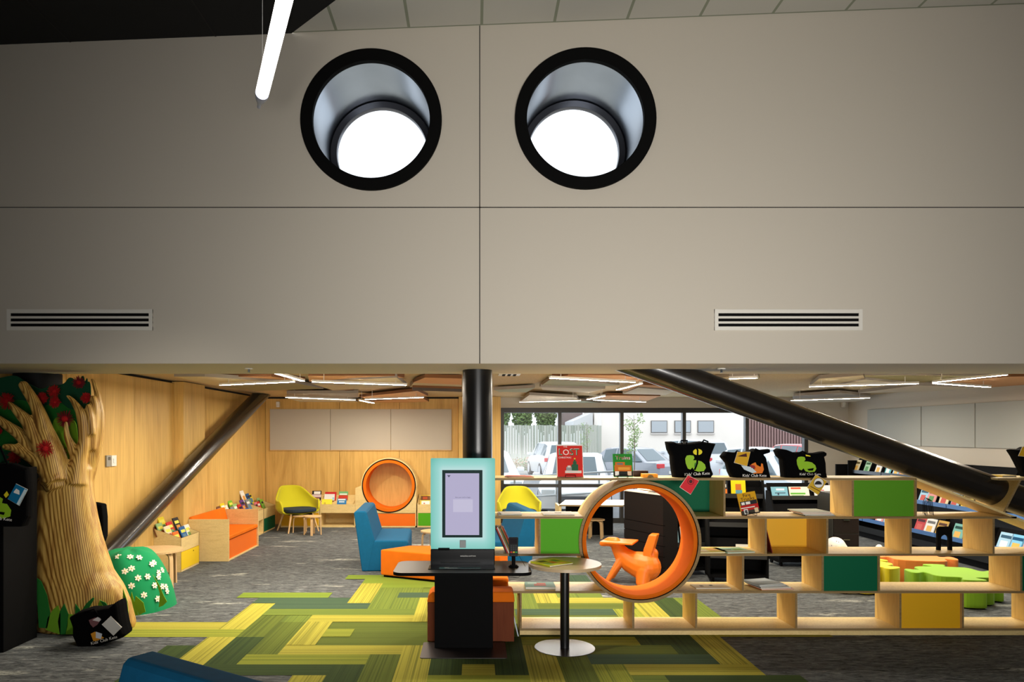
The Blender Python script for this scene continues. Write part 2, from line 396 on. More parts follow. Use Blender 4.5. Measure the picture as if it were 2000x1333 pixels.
# ------------------------------------------------------------------ SETTING: reading room
XL, XR, YB, ZC = -4.15, 7.47, 14.2, 2.52
b = MB(); b.face([(-7, 6.93, ZC), (-7, 14.5, ZC), (9, 14.5, ZC), (9, 6.93, ZC)], mat('reading_room_ceiling', (206, 184, 142), 0.9, var=0.12, vscale=40))
b.face([(-7, 6.93, ZC+.3), (9, 6.93, ZC+.3), (9, 14.6, ZC+.3), (-7, 14.6, ZC+.3)], M_wall2)
struct(b.build('ceiling_3'))
b = MB(); b.face([(-8, -4, 0), (9.5, -4, 0), (9.5, 14.5, 0), (-8, 14.5, 0)], M_carpet); fl = struct(b.build('floor'))
def ply_panels(name, plane, at, spans, z0, z1, gap=0.004, depth=0.03, out=-1, m=M_wallply):
    b = MB()
    for a, c in spans:
        if plane == 'X': b.box(min(at, at+out*depth), max(at, at+out*depth), a+gap, c-gap, z0, z1, m)
        else: b.box(a+gap, c-gap, min(at, at+out*depth), max(at, at+out*depth), z0, z1, m)
    return b
ys = [7.2, X(0, 1)*0+XL*F/(263-VX), 9.88]
b = ply_panels('w', 'X', XL, [(7.2, 8.737), (8.737, 9.88), (10.66, 12.1), (12.1, 13.2), (13.2, YB)], 0, ZC-0.035)
b.box(XL-.05, XL-.04, 7.2, YB+.2, 0, ZC, M_darkgap)
b.box(XL-.03, XL+0.13, 9.88, 10.66, 0, ZC-.012, M_wallply)
struct(b.build('wall_left'))
b = MB(); b.box(-7, XL+.01, 7.27, 7.33, 0, ZC+.05, M_wallply); struct(b.build('wall_left_return'))
b = ply_panels('w', 'Y', YB, [(XL, X(663, YB)), (X(663, YB), X(780, YB)), (X(780, YB), X(896, YB))], 0, ZC-0.035, out=1)
b.box(XL-.1, 0.5, YB+.035, YB+.06, 0, ZC, M_darkgap)
b.box(X(896, 14.0), X(978, 14.0), 14.0, 14.35, 0, ZC-.004, M_wallply)
struct(b.build('wall_back_plywood'))
YV = 14.36
xs = [X(p, YV) for p in (981, 1093.5, 1215, 1337, 1460, 1575)]
zt, zm, zb = Z(797, YV), Z(950, YV), 0.0
b = MB(); b.box(0.5, XR, YV, YV+.15, zt, ZC, M_wall2); b.box(xs[-1]+.04, XR, YV, YV+.15, 0, zt, M_wall2); struct(b.build('wall_back'))
b = MB(); b.box(XR, XR+.1, 6.9, YV+.15, 0, ZC, M_wall2); struct(b.build('wall_right'))
wf = MB()
wf.box(xs[0]-.03, xs[-1]+.06, YV+.02, YV+.12, zt-.10, zt, M_frame); wf.box(xs[0]-.03, xs[-1]+.06, YV+.02, YV+.12, 0.0, .10, M_frame)
wf.box(xs[0]-.03, xs[-1]+.06, YV+.03, YV+.11, zm-.03, zm+.04, M_frame)
for i, x in enumerate(xs): wf.box(x-.035, x+.035+(0.03 if i == 5 else 0), YV+.01, YV+.13, 0, zt, M_frame)
wn = struct(wf.build('window_1', bevel=.004))
gb = MB(); gb.box(xs[0], xs[-1], YV+.06, YV+.066, .1, zt-.1, M_glass); pane = gb.build('pane', parent=wn)
# green and yellow carpet planks laid on a 25 cm grid
pal = {'Y': ((176, 168, 66), (96, 104, 38)), 'L': ((148, 154, 54), (92, 108, 42)), 'O': ((100, 112, 44), (72, 86, 36)), 'M': ((112, 128, 52), (80, 98, 46)),
       'D': ((62, 80, 40), (42, 60, 36)), 'T': ((70, 92, 68), (50, 72, 60)), 'G': ((122, 142, 50), (100, 122, 46))}
cm = {}
for k, (a, c) in pal.items():
    cm[k+'h'] = carpet_stripe('carpet_%s_across' % k, a, c, True); cm[k+'v'] = carpet_stripe('carpet_%s_along' % k, a, c, False)
PL = [('Mh', -1.1, 1.4, 5.05, 8.3), ('Oh', -1.35, -.35, 6.05, 6.8), ('Mv', -2.1, -1.6, 5.8, 7.3),
 ('Yh', -3.45, -2.35, 6.55, 6.8), ('Lh', -3.35, -2.1, 6.3, 6.55), ('Yv', -2.35, -2.1, 6.55, 7.55), ('Yv', -2.35, -2.1, 5.3, 6.3), ('Dv', -2.6, -2.35, 5.05, 6.05),
 ('Mv', -1.85, -1.6, 6.05, 7.05), ('Ov', -2.1, -1.85, 6.3, 7.3), ('Dv', -2.1, -1.85, 5.55, 6.3), ('Ov', -1.85, -1.6, 5.8, 6.8), ('Lh', -1.85, -.85, 5.55, 5.8), ('Yh', -1.6, -.6, 5.8, 6.05), ('Dh', -2.1, -1.1, 5.3, 5.55),
 ('Yv', -1.35, -1.1, 4.3, 5.3), ('Dv', -1.1, -.85, 4.55, 5.55), ('Ov', -.85, -.6, 4.8, 5.8), ('Yv', -.6, -.35, 5.05, 6.05), ('Dv', -.35, -.1, 5.3, 6.3), ('Yh', -.1, .15, 5.3, 5.55), ('Dv', -.1, .4, 5.55, 6.3), ('Dv', .15, .4, 5.3, 5.55),
 ('Lh', -.35, .4, 5.05, 5.3), ('Yv', -.6, -.35, 4.05, 5.05), ('Yv', .4, .65, 5.05, 6.05), ('Ov', .65, .9, 4.8, 5.8), ('Lv', .9, 1.15, 4.55, 5.55), ('Yh', 1.15, 2.15, 5.3, 5.55), ('Dh', 1.4, 2.4, 5.05, 5.3),
 ('Th', .9, 1.9, 5.55, 5.8), ('Oh', .65, 1.65, 5.8, 6.05), ('Lh', .4, 1.4, 6.05, 6.3), ('Dh', .4, 1.4, 6.3, 6.55), ('Dv', 1.4, 1.65, 6.05, 7.05), ('Dv', 1.65, 1.9, 5.8, 6.8), ('Yv', 1.9, 2.15, 5.55, 6.55), ('Yh', 2.15, 3.15, 6.3, 6.55),
 ('Yv', 1.65, 1.9, 6.8, 7.8), ('Dv', 1.9, 2.15, 6.8, 7.8), ('Mv', 2.15, 2.4, 6.8, 7.8), ('Lv', 1.4, 1.65, 6.55, 7.3), ('Th', .4, 1.4, 7.05, 7.3), ('Oh', .4, 1.4, 6.8, 7.05), ('Oh', .65, 1.65, 7.3, 7.55), ('Yh', .9, 1.9, 7.55, 7.8), ('Yv', .65, .9, 7.55, 8.3), ('Mv', .4, .65, 7.3, 8.3), ('Mv', .9, 1.15, 7.8, 8.3), ('Tv', 1.15, 1.4, 8.3, 9.05),
 ('Gh', -2.6, -1.6, 7.8, 8.05), ('Th', -2.35, -1.35, 7.55, 7.8), ('Th', -2.1, -1.1, 7.3, 7.55), ('Mh', -2.1, -.6, 7.05, 7.3), ('Yh', -1.6, -.6, 6.8, 7.05), ('Yv', -1.35, -1.1, 7.55, 8.55), ('Yv', -.6, -.35, 6.8, 7.8),
 ('Yv', -1.6, -1.35, 6.05, 6.8), ('Lh', -1.35, -1.1, 6.3, 6.55), ('Mv', -1.1, -.6, 7.3, 8.3), ('Th', -.85, -.35, 7.8, 8.05), ('Gh', -1.6, -.6, 8.8, 9.05), ('Gh', -1.35, -.35, 8.55, 8.8), ('Gh', -1.1, -.1, 8.3, 8.55)]
b = MB()
for i, (k, x0, x1, y0, y1) in enumerate(PL):
    z = 0.0012+0.00006*i
    b.face([(x0, y0, z), (x1, y0, z), (x1, y1, z), (x0, y1, z)], cm[k])
gp = b.build('green_carpet_planks', parent=fl)
# ------------------------------------------------------------------ columns and struts
b = MB(); b.tube((X(932.5, 6.547), 6.547, 0), (X(932.5, 6.547), 6.547, ZS+.002), .1357, n=48)
tag(b.build('column', M_blackm, smooth=True), 'round black column standing behind the checkout kiosk', 'column')
b = MB(); b.tube((-4.27, 7.0, 0), (-4.27, 7.0, ZS+.002), .21, n=48)
tag(b.build('column', mat('column_black', (10, 10, 11), .6, spec=.2), smooth=True), 'thick dark column rising behind the carved tree', 'column')
b = MB()
p0 = Vector((X(2692, 6.547), 6.547, 0)); p1 = Vector((X(1270, 6.547), 6.547, Z(718, 6.547)))
d = (p1-p0).normalized()
def strut(p0, d, r, ztop, zbot, n=48):
    a = Vector((0, 1, 0)) if abs(d.y) < .5 else Vector((1, 0, 0)); a = (a-d*a.dot(d)).normalized(); c = d.cross(a); R = [[], []]
    for i in range(n):
        t = 2*PI*i/n; q = p0+a*(r*math.cos(t))+c*(r*math.sin(t))
        for k, z in ((0, zbot), (1, ztop)):
            R[k].append(q+d*((z-q.z)/d.z))
    return R
b.loft(strut(p0, d, .133, ZS+.001, 0.0), M_strut)
tag(b.build('diagonal_strut', smooth=True), 'thick dark steel strut sloping down to the right through the plywood shelving', 'strut')
b = MB(); q0 = Vector((-3.93, 7.69, .525)); q1 = Vector((-3.93, 13.06, 2.47)); d2 = (q1-q0).normalized()
b.loft(strut(q0, d2, .13, ZC-.01, 0.22), M_strut); b.box(-4.05, -3.81, 6.98, 7.3, 0, .3, M_strut)
tag(b.build('diagonal_strut', smooth=True), 'dark steel strut leaning along the plywood side wall', 'strut')

# ------------------------------------------------------------------ plywood shelving with the round tunnel
YF, YK = 6.35, 6.744
def xf(px): return X(px, YF)
SZ = [1.3956, 1.055, .7248, .394, .0634]      # top faces of the shelves
T = .0195
RX, RZ, RR = xf(1249.8), Z(1058.7, YF), .5415
def chord(z): return math.sqrt(max(0, RR*RR-(z-RZ)**2))
sh = thing('shelving_unit', (0, 0, 0), 0, 'low plywood room divider of staggered shelves with coloured back panels and a round tunnel', 'shelving')
def board(name, x0, x1, z0, z1, m=M_ply):
    b = MB(); b.box(x0, x1, YF, YK, z0, z1, m, front=M_edge); return b.build(name, parent=sh, bevel=.0015, seg=1)
xe = xf(2060)
board('shelf', xf(965), xf(1791), SZ[0]-T, SZ[0]); board('shelf', xf(1950), xe+.35, SZ[0]-T, SZ[0])
for i, xl, xr in ((1, 965, 1986), (2, 965, 2120), (3, 996, 2120)):
    c = chord(SZ[i]-T/2)
    board('shelf', xf(xl), RX-c, SZ[i]-T, SZ[i]); board('shelf', RX+c, xf(xr), SZ[i]-T, SZ[i])
board('shelf', xf(1015), xf(2120), SZ[4]-T, SZ[4])
def div(px, i, w=4): board('divider', xf(px), xf(px+w), SZ[i+1], SZ[i]-T, M_plyv)
for px in (1413, 1664, 1787): div(px, 0)
for px in (1052, 1494, 1614, 1777, 1939): div(px, 1)
for px in (1449.5, 1605, 1715, 1993): div(px, 2)
for px in (1015, 1358, 1553.5, 1757, 1879, 2040): div(px, 3)
b = MB(); b.box(xf(1235), xf(1239), YF, YK, SZ[4], RZ-RR*.999, M_plyv, front=M_edge); b.build('divider', parent=sh)
b = MB(); b.box(xf(1015.5), xf(2120), YF+.012, YK-.012, 0, SZ[4]-T-.004, M_ply); b.box(xf(1018), xf(2120), YF+.03, YK-.03, .03, SZ[4]-T, M_darkgap); b.build('plinth', parent=sh)
def coloured(name, x0, x1, z0, z1, y, m):
    b = MB(); b.box(x0, x1, y, y+.012, z0, z1, m); o = b.build(name, parent=sh); return o
coloured('back_panel', xf(1668), xf(1787), SZ[1], SZ[0]-T, YF+.02, M_green2)['label'] = 'green panel'
coloured('back_panel', xf(1609), xf(1715), SZ[3], SZ[2]-T, YF+.014, M_teal)['label'] = 'dark green panel'
coloured('back_panel', xf(1997), xf(2100), SZ[3], SZ[2]-T, YF+.014, M_teal)['label'] = 'dark green panel at the right edge'
coloured('back_panel', xf(1761), xf(1877), SZ[4], SZ[3]-T, YF+.014, M_yellowp)['label'] = 'yellow panel at the bottom'
coloured('back_panel', xf(1498), xf(1614), SZ[2], SZ[1]-T, YK-.014, M_yellowp)['label'] = 'yellow back panel'
# panels cut to the curve of the tunnel
def arcpts(z0, z1, sgn, n=16):
    return [(RX+sgn*chord(z0+(z1-z0)*i/n), z0+(z1-z0)*i/n) for i in range(n+1)]
P = [(xf(1413), SZ[1]), (xf(1413), SZ[0]-T)]+list(reversed(arcpts(SZ[1], SZ[0]-T, 1)))
b = MB(); b.prism(P, YK-.014, YK-.002, 'Y', M_teal); b.build('back_panel', parent=sh)['label'] = 'dark green back panel beside the tunnel'
P = [(xf(1056), SZ[2]), (xf(1056), SZ[1]-T)]+list(reversed(arcpts(SZ[2], SZ[1]-T, -1)))
b = MB(); b.prism(P, YF+.016, YF+.028, 'Y', M_limep); b.build('back_panel', parent=sh)['label'] = 'lime green panel'
# sloping board and cross board round the strut
sl = (1016-934.5)/(2000-1791.0)
def inc(px): return Z(934.5+(px-1791)*sl, YF)
b = MB(); P = [(xf(1789), inc(1789)), (xf(2120), inc(2120)), (xf(2120), inc(2120)-.021), (xf(1789), inc(1789)-.021)]
b.prism(P, YF, YK, 'Y', M_ply, edge=M_ply); b.build('sloping_board', parent=sh)
b = MB(); P = [(xf(1991), SZ[0]-T), (xf(1995), SZ[0]-T), (xf(1963), inc(1963)), (xf(1959), inc(1959))]
b.prism(P, YF, YK, 'Y', M_edge, edge=M_plyv); b.build('cross_board', parent=sh)
# tunnel: plywood drum and orange padded lining
def annulus(ro, ri, y0, y1, n=96, m=None, mf=None):
    b = MB()
    for i in range(n):
        a0, a1 = 2*PI*i/n, 2*PI*(i+1)/n
        q = lambda r, a, y: (RX+r*math.cos(a), y, RZ+r*math.sin(a))
        b.face([q(ro, a0, y0), q(ri, a0, y0), q(ri, a1, y0), q(ro, a1, y0)], mf or m); b.face([q(ro, a1, y1), q(ri, a1, y1), q(ri, a0, y1), q(ro, a0, y1)], mf or m)
        b.face([q(ro, a0, y0), q(ro, a1, y0), q(ro, a1, y1), q(ro, a0, y1)], m); b.face([q(ri, a1, y0), q(ri, a0, y0), q(ri, a0, y1), q(ri, a1, y1)], m)
    return b
annulus(RR, RR-.024, YF-.012, YK+.012, m=M_ply, mf=M_edge).build('tunnel_drum', parent=sh, smooth=True)
annulus(RR-.0245, RR-.030, YF-.008, YK+.008, m=M_black).build('tunnel_trim', parent=sh, smooth=True)['label'] = 'black edging'
rings = []
prof = [(RR-.031, YF-.002), (RR-.050, YF-.016), (RR-.066, YF-.002), (RR-.072, YF+.05), (RR-.074, (YF+YK)/2), (RR-.072, YK-.05), (RR-.066, YK+.002), (RR-.050, YK+.016), (RR-.031, YK+.002)]
b = MB(); n = 96
for i in range(n):
    a0, a1 = 2*PI*i/n, 2*PI*(i+1)/n
    for (r0, y0), (r1, y1) in zip(prof, prof[1:]+prof[:1]):
        b.face([(RX+r0*math.cos(a0), y0, RZ+r0*math.sin(a0)), (RX+r1*math.cos(a0), y1, RZ+r1*math.sin(a0)), (RX+r1*math.cos(a1), y1, RZ+r1*math.sin(a1)), (RX+r0*math.cos(a1), y0, RZ+r0*math.sin(a1))])
b.build('tunnel_padding', M_orange, parent=sh, smooth=True)['label'] = 'orange padded lining'

# ------------------------------------------------------------------ books
NB = [0]
def book(label, loc, w, h, t, rgb, art=(), rot=(0, 0, 0), group=None, cat='book', spine=None):
    """front cover faces -Y, standing on its bottom edge; art = (x0,z0,x1,z1,rgb) in parts of the cover"""
    r = thing('book', loc, 0, label, cat, group, rot=rot); c = col(rgb)
    b = MB(); ct = min(.002, t*.2); sp = col(spine) if spine else c
    b.box(-w/2, w/2, 0, ct, 0, h, c); b.box(-w/2, w/2, t-ct, t, 0, h, c); b.box(-w/2, -w/2+ct, ct, t-ct, 0, h, sp)
    for k, (x0, z0, x1, z1, a) in enumerate(art):
        y = -.0004-.0002*k
        b.face([(-w/2+x0*w, y, z0*h), (-w/2+x1*w, y, z0*h), (-w/2+x1*w, y, z1*h), (-w/2+x0*w, y, z1*h)], col(a))
    b.build('cover', parent=r)
    b = MB(); b.box(-w/2+ct, w/2-.002, ct, t-ct, .002, h-.002, M_paper); b.build('pages', parent=r)
    return r
LAY = (-PI/2, 0, 0)       # lying face up, bottom edge towards the camera
def flat(label, px, pw, y, z, w, h, t, rgb, art=(), rz=0, group=None):
    # lying: origin bottom centre; rotate so the cover faces up
    r = book(label, (X(px, y), y, z+t), w, h, t, rgb, art, rot=(-PI/2, 0, rz), group=group); return r
def wire_stand(label, x, y, z, w=.09):
    b = MB()
    for s in (-1, 1):
        b.path([(x+s*w/2, y-.045, z+.022), (x+s*w/2, y-.05, z+.003), (x+s*w/2, y+.05, z+.003), (x+s*w/2*.6, y+.03, z+.10)], .0022, 6)
    b.path([(x-w/2, y-.045, z+.022), (x+w/2, y-.045, z+.022)], .0022, 6); b.path([(x-w/2*.6, y+.03, z+.10), (x+w/2*.6, y+.03, z+.10)], .0022, 6)
    return tag(b.build('book_stand', M_black), label, 'book stand')
W_, K_, R_ = (240, 238, 230), (24, 24, 28), (206, 44, 32)
TILT = math.radians(-12)
# top shelf: two titles on wire stands
z0 = SZ[0]; Y0 = 6.47
wire_stand('small black wire stand under the red Christmas book', X(1113, Y0), Y0, z0); wire_stand('small black wire stand under the green trains book', X(1215, Y0), Y0, z0)
r = book('red picture book titled The Lost Christmas, standing in a clear sleeve on the top shelf', (X(1113, Y0), Y0-.035, z0+.006), .228, .285, .012, (206, 40, 30),
     art=[(.3, .12, .95, .2, (226, 214, 206)), (.35, .2, .8, .32, (150, 150, 150)), (.56, .2, .82, .4, (40, 90, 62)), (.62, .4, .76, .5, (40, 90, 62)), (.66, .5, .72, .56, (40, 90, 62)), (.66, .56, .72, .6, (240, 200, 60)), (.4, .3, .52, .36, (224, 214, 206))], rot=(TILT, 0, 0))
for s, sz, zz, xx, sx in (('L', .085, .196, -.082, .9), ('ST', .085, .196, .045, 1.0)):
    text('title', s, sz, (xx-.003, -.0021, zz+.004), (PI/2, 0, 0), col(W_), r, sx=sx)
for s, sz, zz, m, xx, sx in (('THE', .02, .268, col(W_), -.04, 1), ('L', .085, .196, col((0, 112, 66)), -.082, .9), ('ST', .085, .196, col((0, 112, 66)), .045, 1.0), ('O', .075, .199, col(W_), -.034, 1), ('CHRISTMAS', .022, .168, col(W_), -.045, 1)):
    text('title', s, sz, (xx, -.0034, zz), (PI/2, 0, 0), m, r, sx=sx)
b = MB(); b.box(-.12, .12, -.001, .016, -.004, .296, M_white); o = b.build('sleeve', parent=r); o['label'] = 'clear sleeve'
o.location = (0, .002, 0)
r = book('green book titled Trains with an orange engine on its cover, on the top shelf', (X(1216, Y0), Y0-.035, z0+.006), .175, .21, .008, (36, 136, 40),
     art=[(.06, .06, .94, .5, (206, 110, 30)), (.1, .5, .6, .64, (206, 110, 30)), (.0, .02, 1, .24, (34, 34, 30)), (.25, .3, .85, .42, (230, 160, 60)), (.2, .52, .5, .6, (120, 120, 116)), (.08, .06, .28, .24, W_), (.72, .06, .92, .24, (226, 200, 170))], rot=(TILT, 0, 0))
text('title', 'Trains', .048, (.002, -.0022, .1585), (PI/2, 0, 0), col(W_), r, sx=1.13)
text('title', 'Trains', .045, (.0, -.003, .16), (PI/2, 0, 0), col((150, 20, 24)), r, sx=1.1)
flat('thin red-brown book lying at the kiosk end of the top shelf', 1018, 0, 6.42, z0, .235, .21, .007, (170, 84, 60), rz=.1)
flat('orange book lying on top of the thin red-brown one', 1006, 0, 6.44, z0+.007, .18, .17, .005, (186, 96, 66), rz=-.12)
b = MB(); b.box(-.065, .065, -.05, .05, 0, .034, col((236, 148, 24))); b.prism(circ(0, 0, .028, 14, 0, PI), -.0515, -.0505, 'Y', col((120, 90, 40)))
o = b.build('box', bevel=.002); o.location = (X(1268, 6.45), 6.45, z0); tag(o, 'small orange box on the top shelf beside the first black tote bag', 'box')
b = MB(); b.box(-.075, .06, -.03, .03, 0, .055, col((52, 36, 32))); o = b.build('box', bevel=.002); o.location = (X(1252, 6.6), 6.6, z0); tag(o, 'small dark brown box behind the orange box on the top shelf', 'box')
# second shelf, left
flat('thin book with a silver-grey cover lying at the kiosk end of the second shelf', 996, 0, 6.42, SZ[1], .21, .25, .007, (150, 146, 142), rz=0)
flat('white book lying on the silver-grey book on the second shelf', 1000, 0, 6.44, SZ[1]+.007, .19, .21, .006, (230, 228, 224), rz=.05)
flat('white book with one dark spot lying on the second shelf beside the tunnel', 1092, 0, 6.43, SZ[1], .28, .24, .011, (228, 226, 222), art=[(.4, .4, .62, .6, (110, 80, 70))], rz=0)
for i, c in enumerate([(40, 40, 44), (200, 60, 50), (230, 226, 218), (196, 150, 90), (60, 110, 80), (214, 120, 60), (180, 60, 50)]):
    nm = ['black', 'red', 'white', 'tan', 'green', 'orange', 'dark red'][i]
    r = book('thin %s picture book leaning in the row left of the lime panel' % nm, (xf(972)+.013*i+.012, 6.40, SZ[2]), .2, .24+.006*(i % 3), .009, c, rot=(0, 0, 0), group='picture books leaning beside the kiosk')
    r.rotation_euler = Matrix.Rotation(-.33, 3, 'Y').to_euler() if False else (0, 0, 0)
    M = Matrix.Translation((xf(1006)-.012*(6-i), 6.38, SZ[2]+.002+.0*i)) @ Matrix.Rotation(math.radians(-24), 4, 'Y') @ Matrix.Rotation(PI/2, 4, 'Z') @ Matrix.Translation((.1, 0, 0))
    r.matrix_world = M
# second shelf: fire truck book and a stack
Y1 = 6.5
wire_stand('small black wire stand under the yellow fire truck book', X(1461, Y1), Y1-.04, SZ[1])
r = book('mustard book titled Fire Trucks with a red truck, tilted on the second shelf', (X(1462, Y1), Y1-.06, SZ[1]+.01), .17, .2, .01, (212, 160, 22),
     art=[(.06, .44, .98, .62, (40, 40, 44)), (.12, .46, .3, .58, W_), (.36, .46, .6, .58, W_), (.04, .2, 1, .44, (184, 34, 30)), (.04, .3, .8, .34, W_), (.0, .0, 1, .2, (60, 54, 46)), (.16, .04, .38, .26, W_), (.2, .08, .34, .22, (80, 80, 84)), (.74, .06, .94, .26, (222, 200, 160))], rot=(TILT, math.radians(-9), math.radians(4)))
text('title', 'Fire', .042, (.0, -.003, .16), (PI/2, 0, 0), col((40, 10, 30)), r, sx=1.1); text('title', 'Trucks', .042, (.0, -.003, .128), (PI/2, 0, 0), col((40, 10, 30)), r, sx=1.1)
stk = [('black', (50, 50, 50)), ('white', (222, 218, 208)), ('dusty pink', (206, 150, 130)), ('pale green', (190, 196, 176))]
for i, (nm, c) in enumerate(stk):
    flat('%s picture book in the flat stack on the second shelf' % nm, 1602-3*i, 0, 6.39+.01*i, SZ[1]+.009*i, .27, .25, .009, c, rz=.02*i-.02, group='flat stack of books on the second shelf')
# third shelf, right of the tunnel
flat('yellow picture book lying open-side down against the tunnel on the third shelf', 1396, 0, 6.38, SZ[2], .27, .27, .010, (226, 210, 96), art=[(.1, .1, .4, .5, (240, 226, 190)), (.5, .3, .8, .8, (226, 170, 90)), (.2, .6, .5, .85, (196, 206, 120))], rz=.12)
flat('pale green picture book lying on the third shelf beside a divider', 1448, 0, 6.38, SZ[2], .27, .27, .010, (160, 196, 170), art=[(.1, .1, .9, .3, (214, 206, 186)), (.5, .4, .85, .7, (120, 160, 70)), (.15, .5, .45, .6, (60, 70, 60))], rz=.18)
r = book('thin dark red book leaning in the yellow-backed compartment', (0, 0, 0), .22, .27, .006, (120, 34, 24))
r.matrix_world = Matrix.Translation((xf(1513), 6.39, SZ[2]+.002)) @ Matrix.Rotation(math.radians(-14), 4, 'Y') @ Matrix.Rotation(PI/2, 4, 'Z') @ Matrix.Translation((.11, 0, 0))
# fourth shelf
flat('grey cream book lying on the fourth shelf right of the tunnel', 1394, 0, 6.44, SZ[3], .32, .16, .009, (196, 182, 160), art=[(.2, .4, .3, .7, (80, 60, 60)), (.5, .6, .6, .8, (60, 60, 60)), (.1, .5, .9, .55, (120, 110, 100))], rz=.05)
for i, (nm, c) in enumerate([('orange', (206, 110, 60)), ('white', (214, 212, 206)), ('dark grey', (70, 72, 76)), ('pale blue', (176, 192, 200)), ('silver and grey', (150, 160, 166))]):
    flat('%s picture book in the stack on the fourth shelf' % nm, 1519-3*i, 0, 6.40+.008*i, SZ[3]+.009*i, .30-.01*i, .25, .009, c, art=[(.1, .5, .9, .9, tuple(min(255, v+26) for v in c))] if i == 4 else (), rz=.1+.05*i, group='flat stack of books on the fourth shelf')
flat('teal and red picture book lying on the fourth shelf behind the round table', 1056, 0, 6.42, SZ[3], .27, .22, .022, (130, 170, 160), art=[(.3, .2, .7, .8, (196, 110, 90)), (.1, .6, .4, .9, (170, 200, 190))], rz=-.02)
r = book('white and blue book leaning between the orange bench and the shelving', (0, 0, 0), .2, .2, .01, (200, 210, 226))
r.matrix_world = Matrix.Translation((xf(1013), 6.42, .002)) @ Matrix.Rotation(math.radians(-13), 4, 'Y') @ Matrix.Rotation(PI/2, 4, 'Z')
flat('yellow book lying on the top shelf right of the strut', 1972, 0, 6.5, SZ[0], .13, .16, .016, (216, 180, 50))
# wire holder and a black arch shaped bookend
b = MB(); xw = X(1806, 6.5)
for i in range(4):
    y = 6.42+.05*i
    b.path([(xw-.03+.02*i, y, SZ[1]+.003), (xw-.03+.02*i, y, SZ[1]+.11), (xw-.01+.02*i, y, SZ[1]+.15), (xw+.015+.02*i, y, SZ[1]+.13), (xw+.03+.02*i, y, SZ[1]+.003)], .0028, 6)
b.path([(xw-.045, 6.41, SZ[1]+.003), (xw+.06, 6.60, SZ[1]+.003)], .003, 6)
tag(b.build('book_holder', M_black), 'black wire book holder beside the green panel on the second shelf', 'book holder')
b = MB(); x0 = X(1845, 6.55); hw = .068; hh = .215
P = [(x0-hw, SZ[2]), (x0-hw, SZ[2]+hh-.03), (x0-hw+.012, SZ[2]+hh-.008), (x0-hw+.03, SZ[2]+hh), (x0+hw-.03, SZ[2]+hh), (x0+hw-.012, SZ[2]+hh-.008), (x0+hw, SZ[2]+hh-.03), (x0+hw, SZ[2]), (x0+hw-.032, SZ[2])]
P += [(x0+.035*math.cos(a), SZ[2]+.105+.035*math.sin(a)) for a in [PI*i/8 for i in range(9)]]+[(x0-hw+.032, SZ[2])]
b.prism(P, 6.545, 6.57, 'Y', M_black); tag(b.build('bookend', bevel=.002), 'black arch-shaped bookend standing on the third shelf', 'bookend')

# ------------------------------------------------------------------ tote bags
def tote(label, outline, Y, depth, art=None, handles=(), caption=None, cap_at=None, cap_rot=0, cap_size=.04):
    P = [(X(px, Y), Z(py, Y)) for px, py in outline]
    cx = sum(p[0] for p in P)/len(P); cz = min(p[1] for p in P)
    r = thing('tote_bag', (cx, Y, cz), 0, label, 'bag')
    Q = [(x-cx, z-cz) for x, z in P]; mz = sum(q[1] for q in Q)/len(Q)
    b = MB(); L = []
    for y, s in ((-depth*.5, .88), (-depth*.44, .93), (-depth*.3, .975), (0, 1.0), (depth*.3, .975), (depth*.44, .93), (depth*.5, .88)):
        L.append([(q[0]*s, y, max(0, mz+(q[1]-mz)*s) if q[1] > .03 else 0) for q in Q])
    b.loft(L, M_bag); o = b.build('body', parent=r, rnd=True, bevel=.006)
    for hp in handles:
        b = MB(); b.path([(X(px, Y)-cx, -depth*.5-.004, Z(py, Y)-cz) for px, py in hp], .008, 6, M_bag); b.build('handle', parent=r)
    yy = -depth*.5-.003
    if art:
        for nm, m, poly in art:
            b = MB(); b.prism([(X(px, Y)-cx, Z(py, Y)-cz) for px, py in poly], yy, yy+.002, 'Y', m); b.build(nm, parent=r); yy -= .0012
    if caption:
        text('lettering', caption, cap_size, (X(cap_at[0], Y)-cx, -depth*.5-.004, Z(cap_at[1], Y)-cz), (PI/2, cap_rot, 0), M_white, r)
    return r
def tagcard(label, corners, Y, m, th=.004, art=()):
    c = [(X(px, Y), Z(py, Y)) for px, py in corners]; cx = sum(p[0] for p in c)/4; cz = sum(p[1] for p in c)/4
    r = thing('booklet', (cx, Y, cz), 0, label, 'booklet')
    b = MB(); b.prism([(x-cx, z-cz) for x, z in c], 0, th, 'Y', m); b.build('card', parent=r)
    b = MB(); b.prism([((x-cx)*1.04, (z-cz)*1.04) for x, z in c], th, th+.002, 'Y', M_paper); b.build('backing_sheet', parent=r)
    for k, (mm, poly) in enumerate(art):
        b = MB(); b.prism([(X(px, Y)-cx, Z(py, Y)-cz) for px, py in poly], -.0012-.0008*k, -.0002-.0008*k, 'Y', mm); b.build('print', parent=r)
    return r
def lizard(dx, dy, s):
    L = [(1337, 890), (1343, 889), (1350, 890), (1352, 895), (1349, 899), (1356, 899), (1365, 901), (1372, 907), (1374, 914), (1370, 920), (1360, 921), (1352, 919), (1348, 913), (1344, 917), (1339, 915), (1335, 905), (1334, 896)]
    return [(dx+(x-1354)*s, dy+(y-905)*s) for x, y in L]
lg = col((140, 186, 36)); yl = col((222, 206, 36))
YT = 6.5
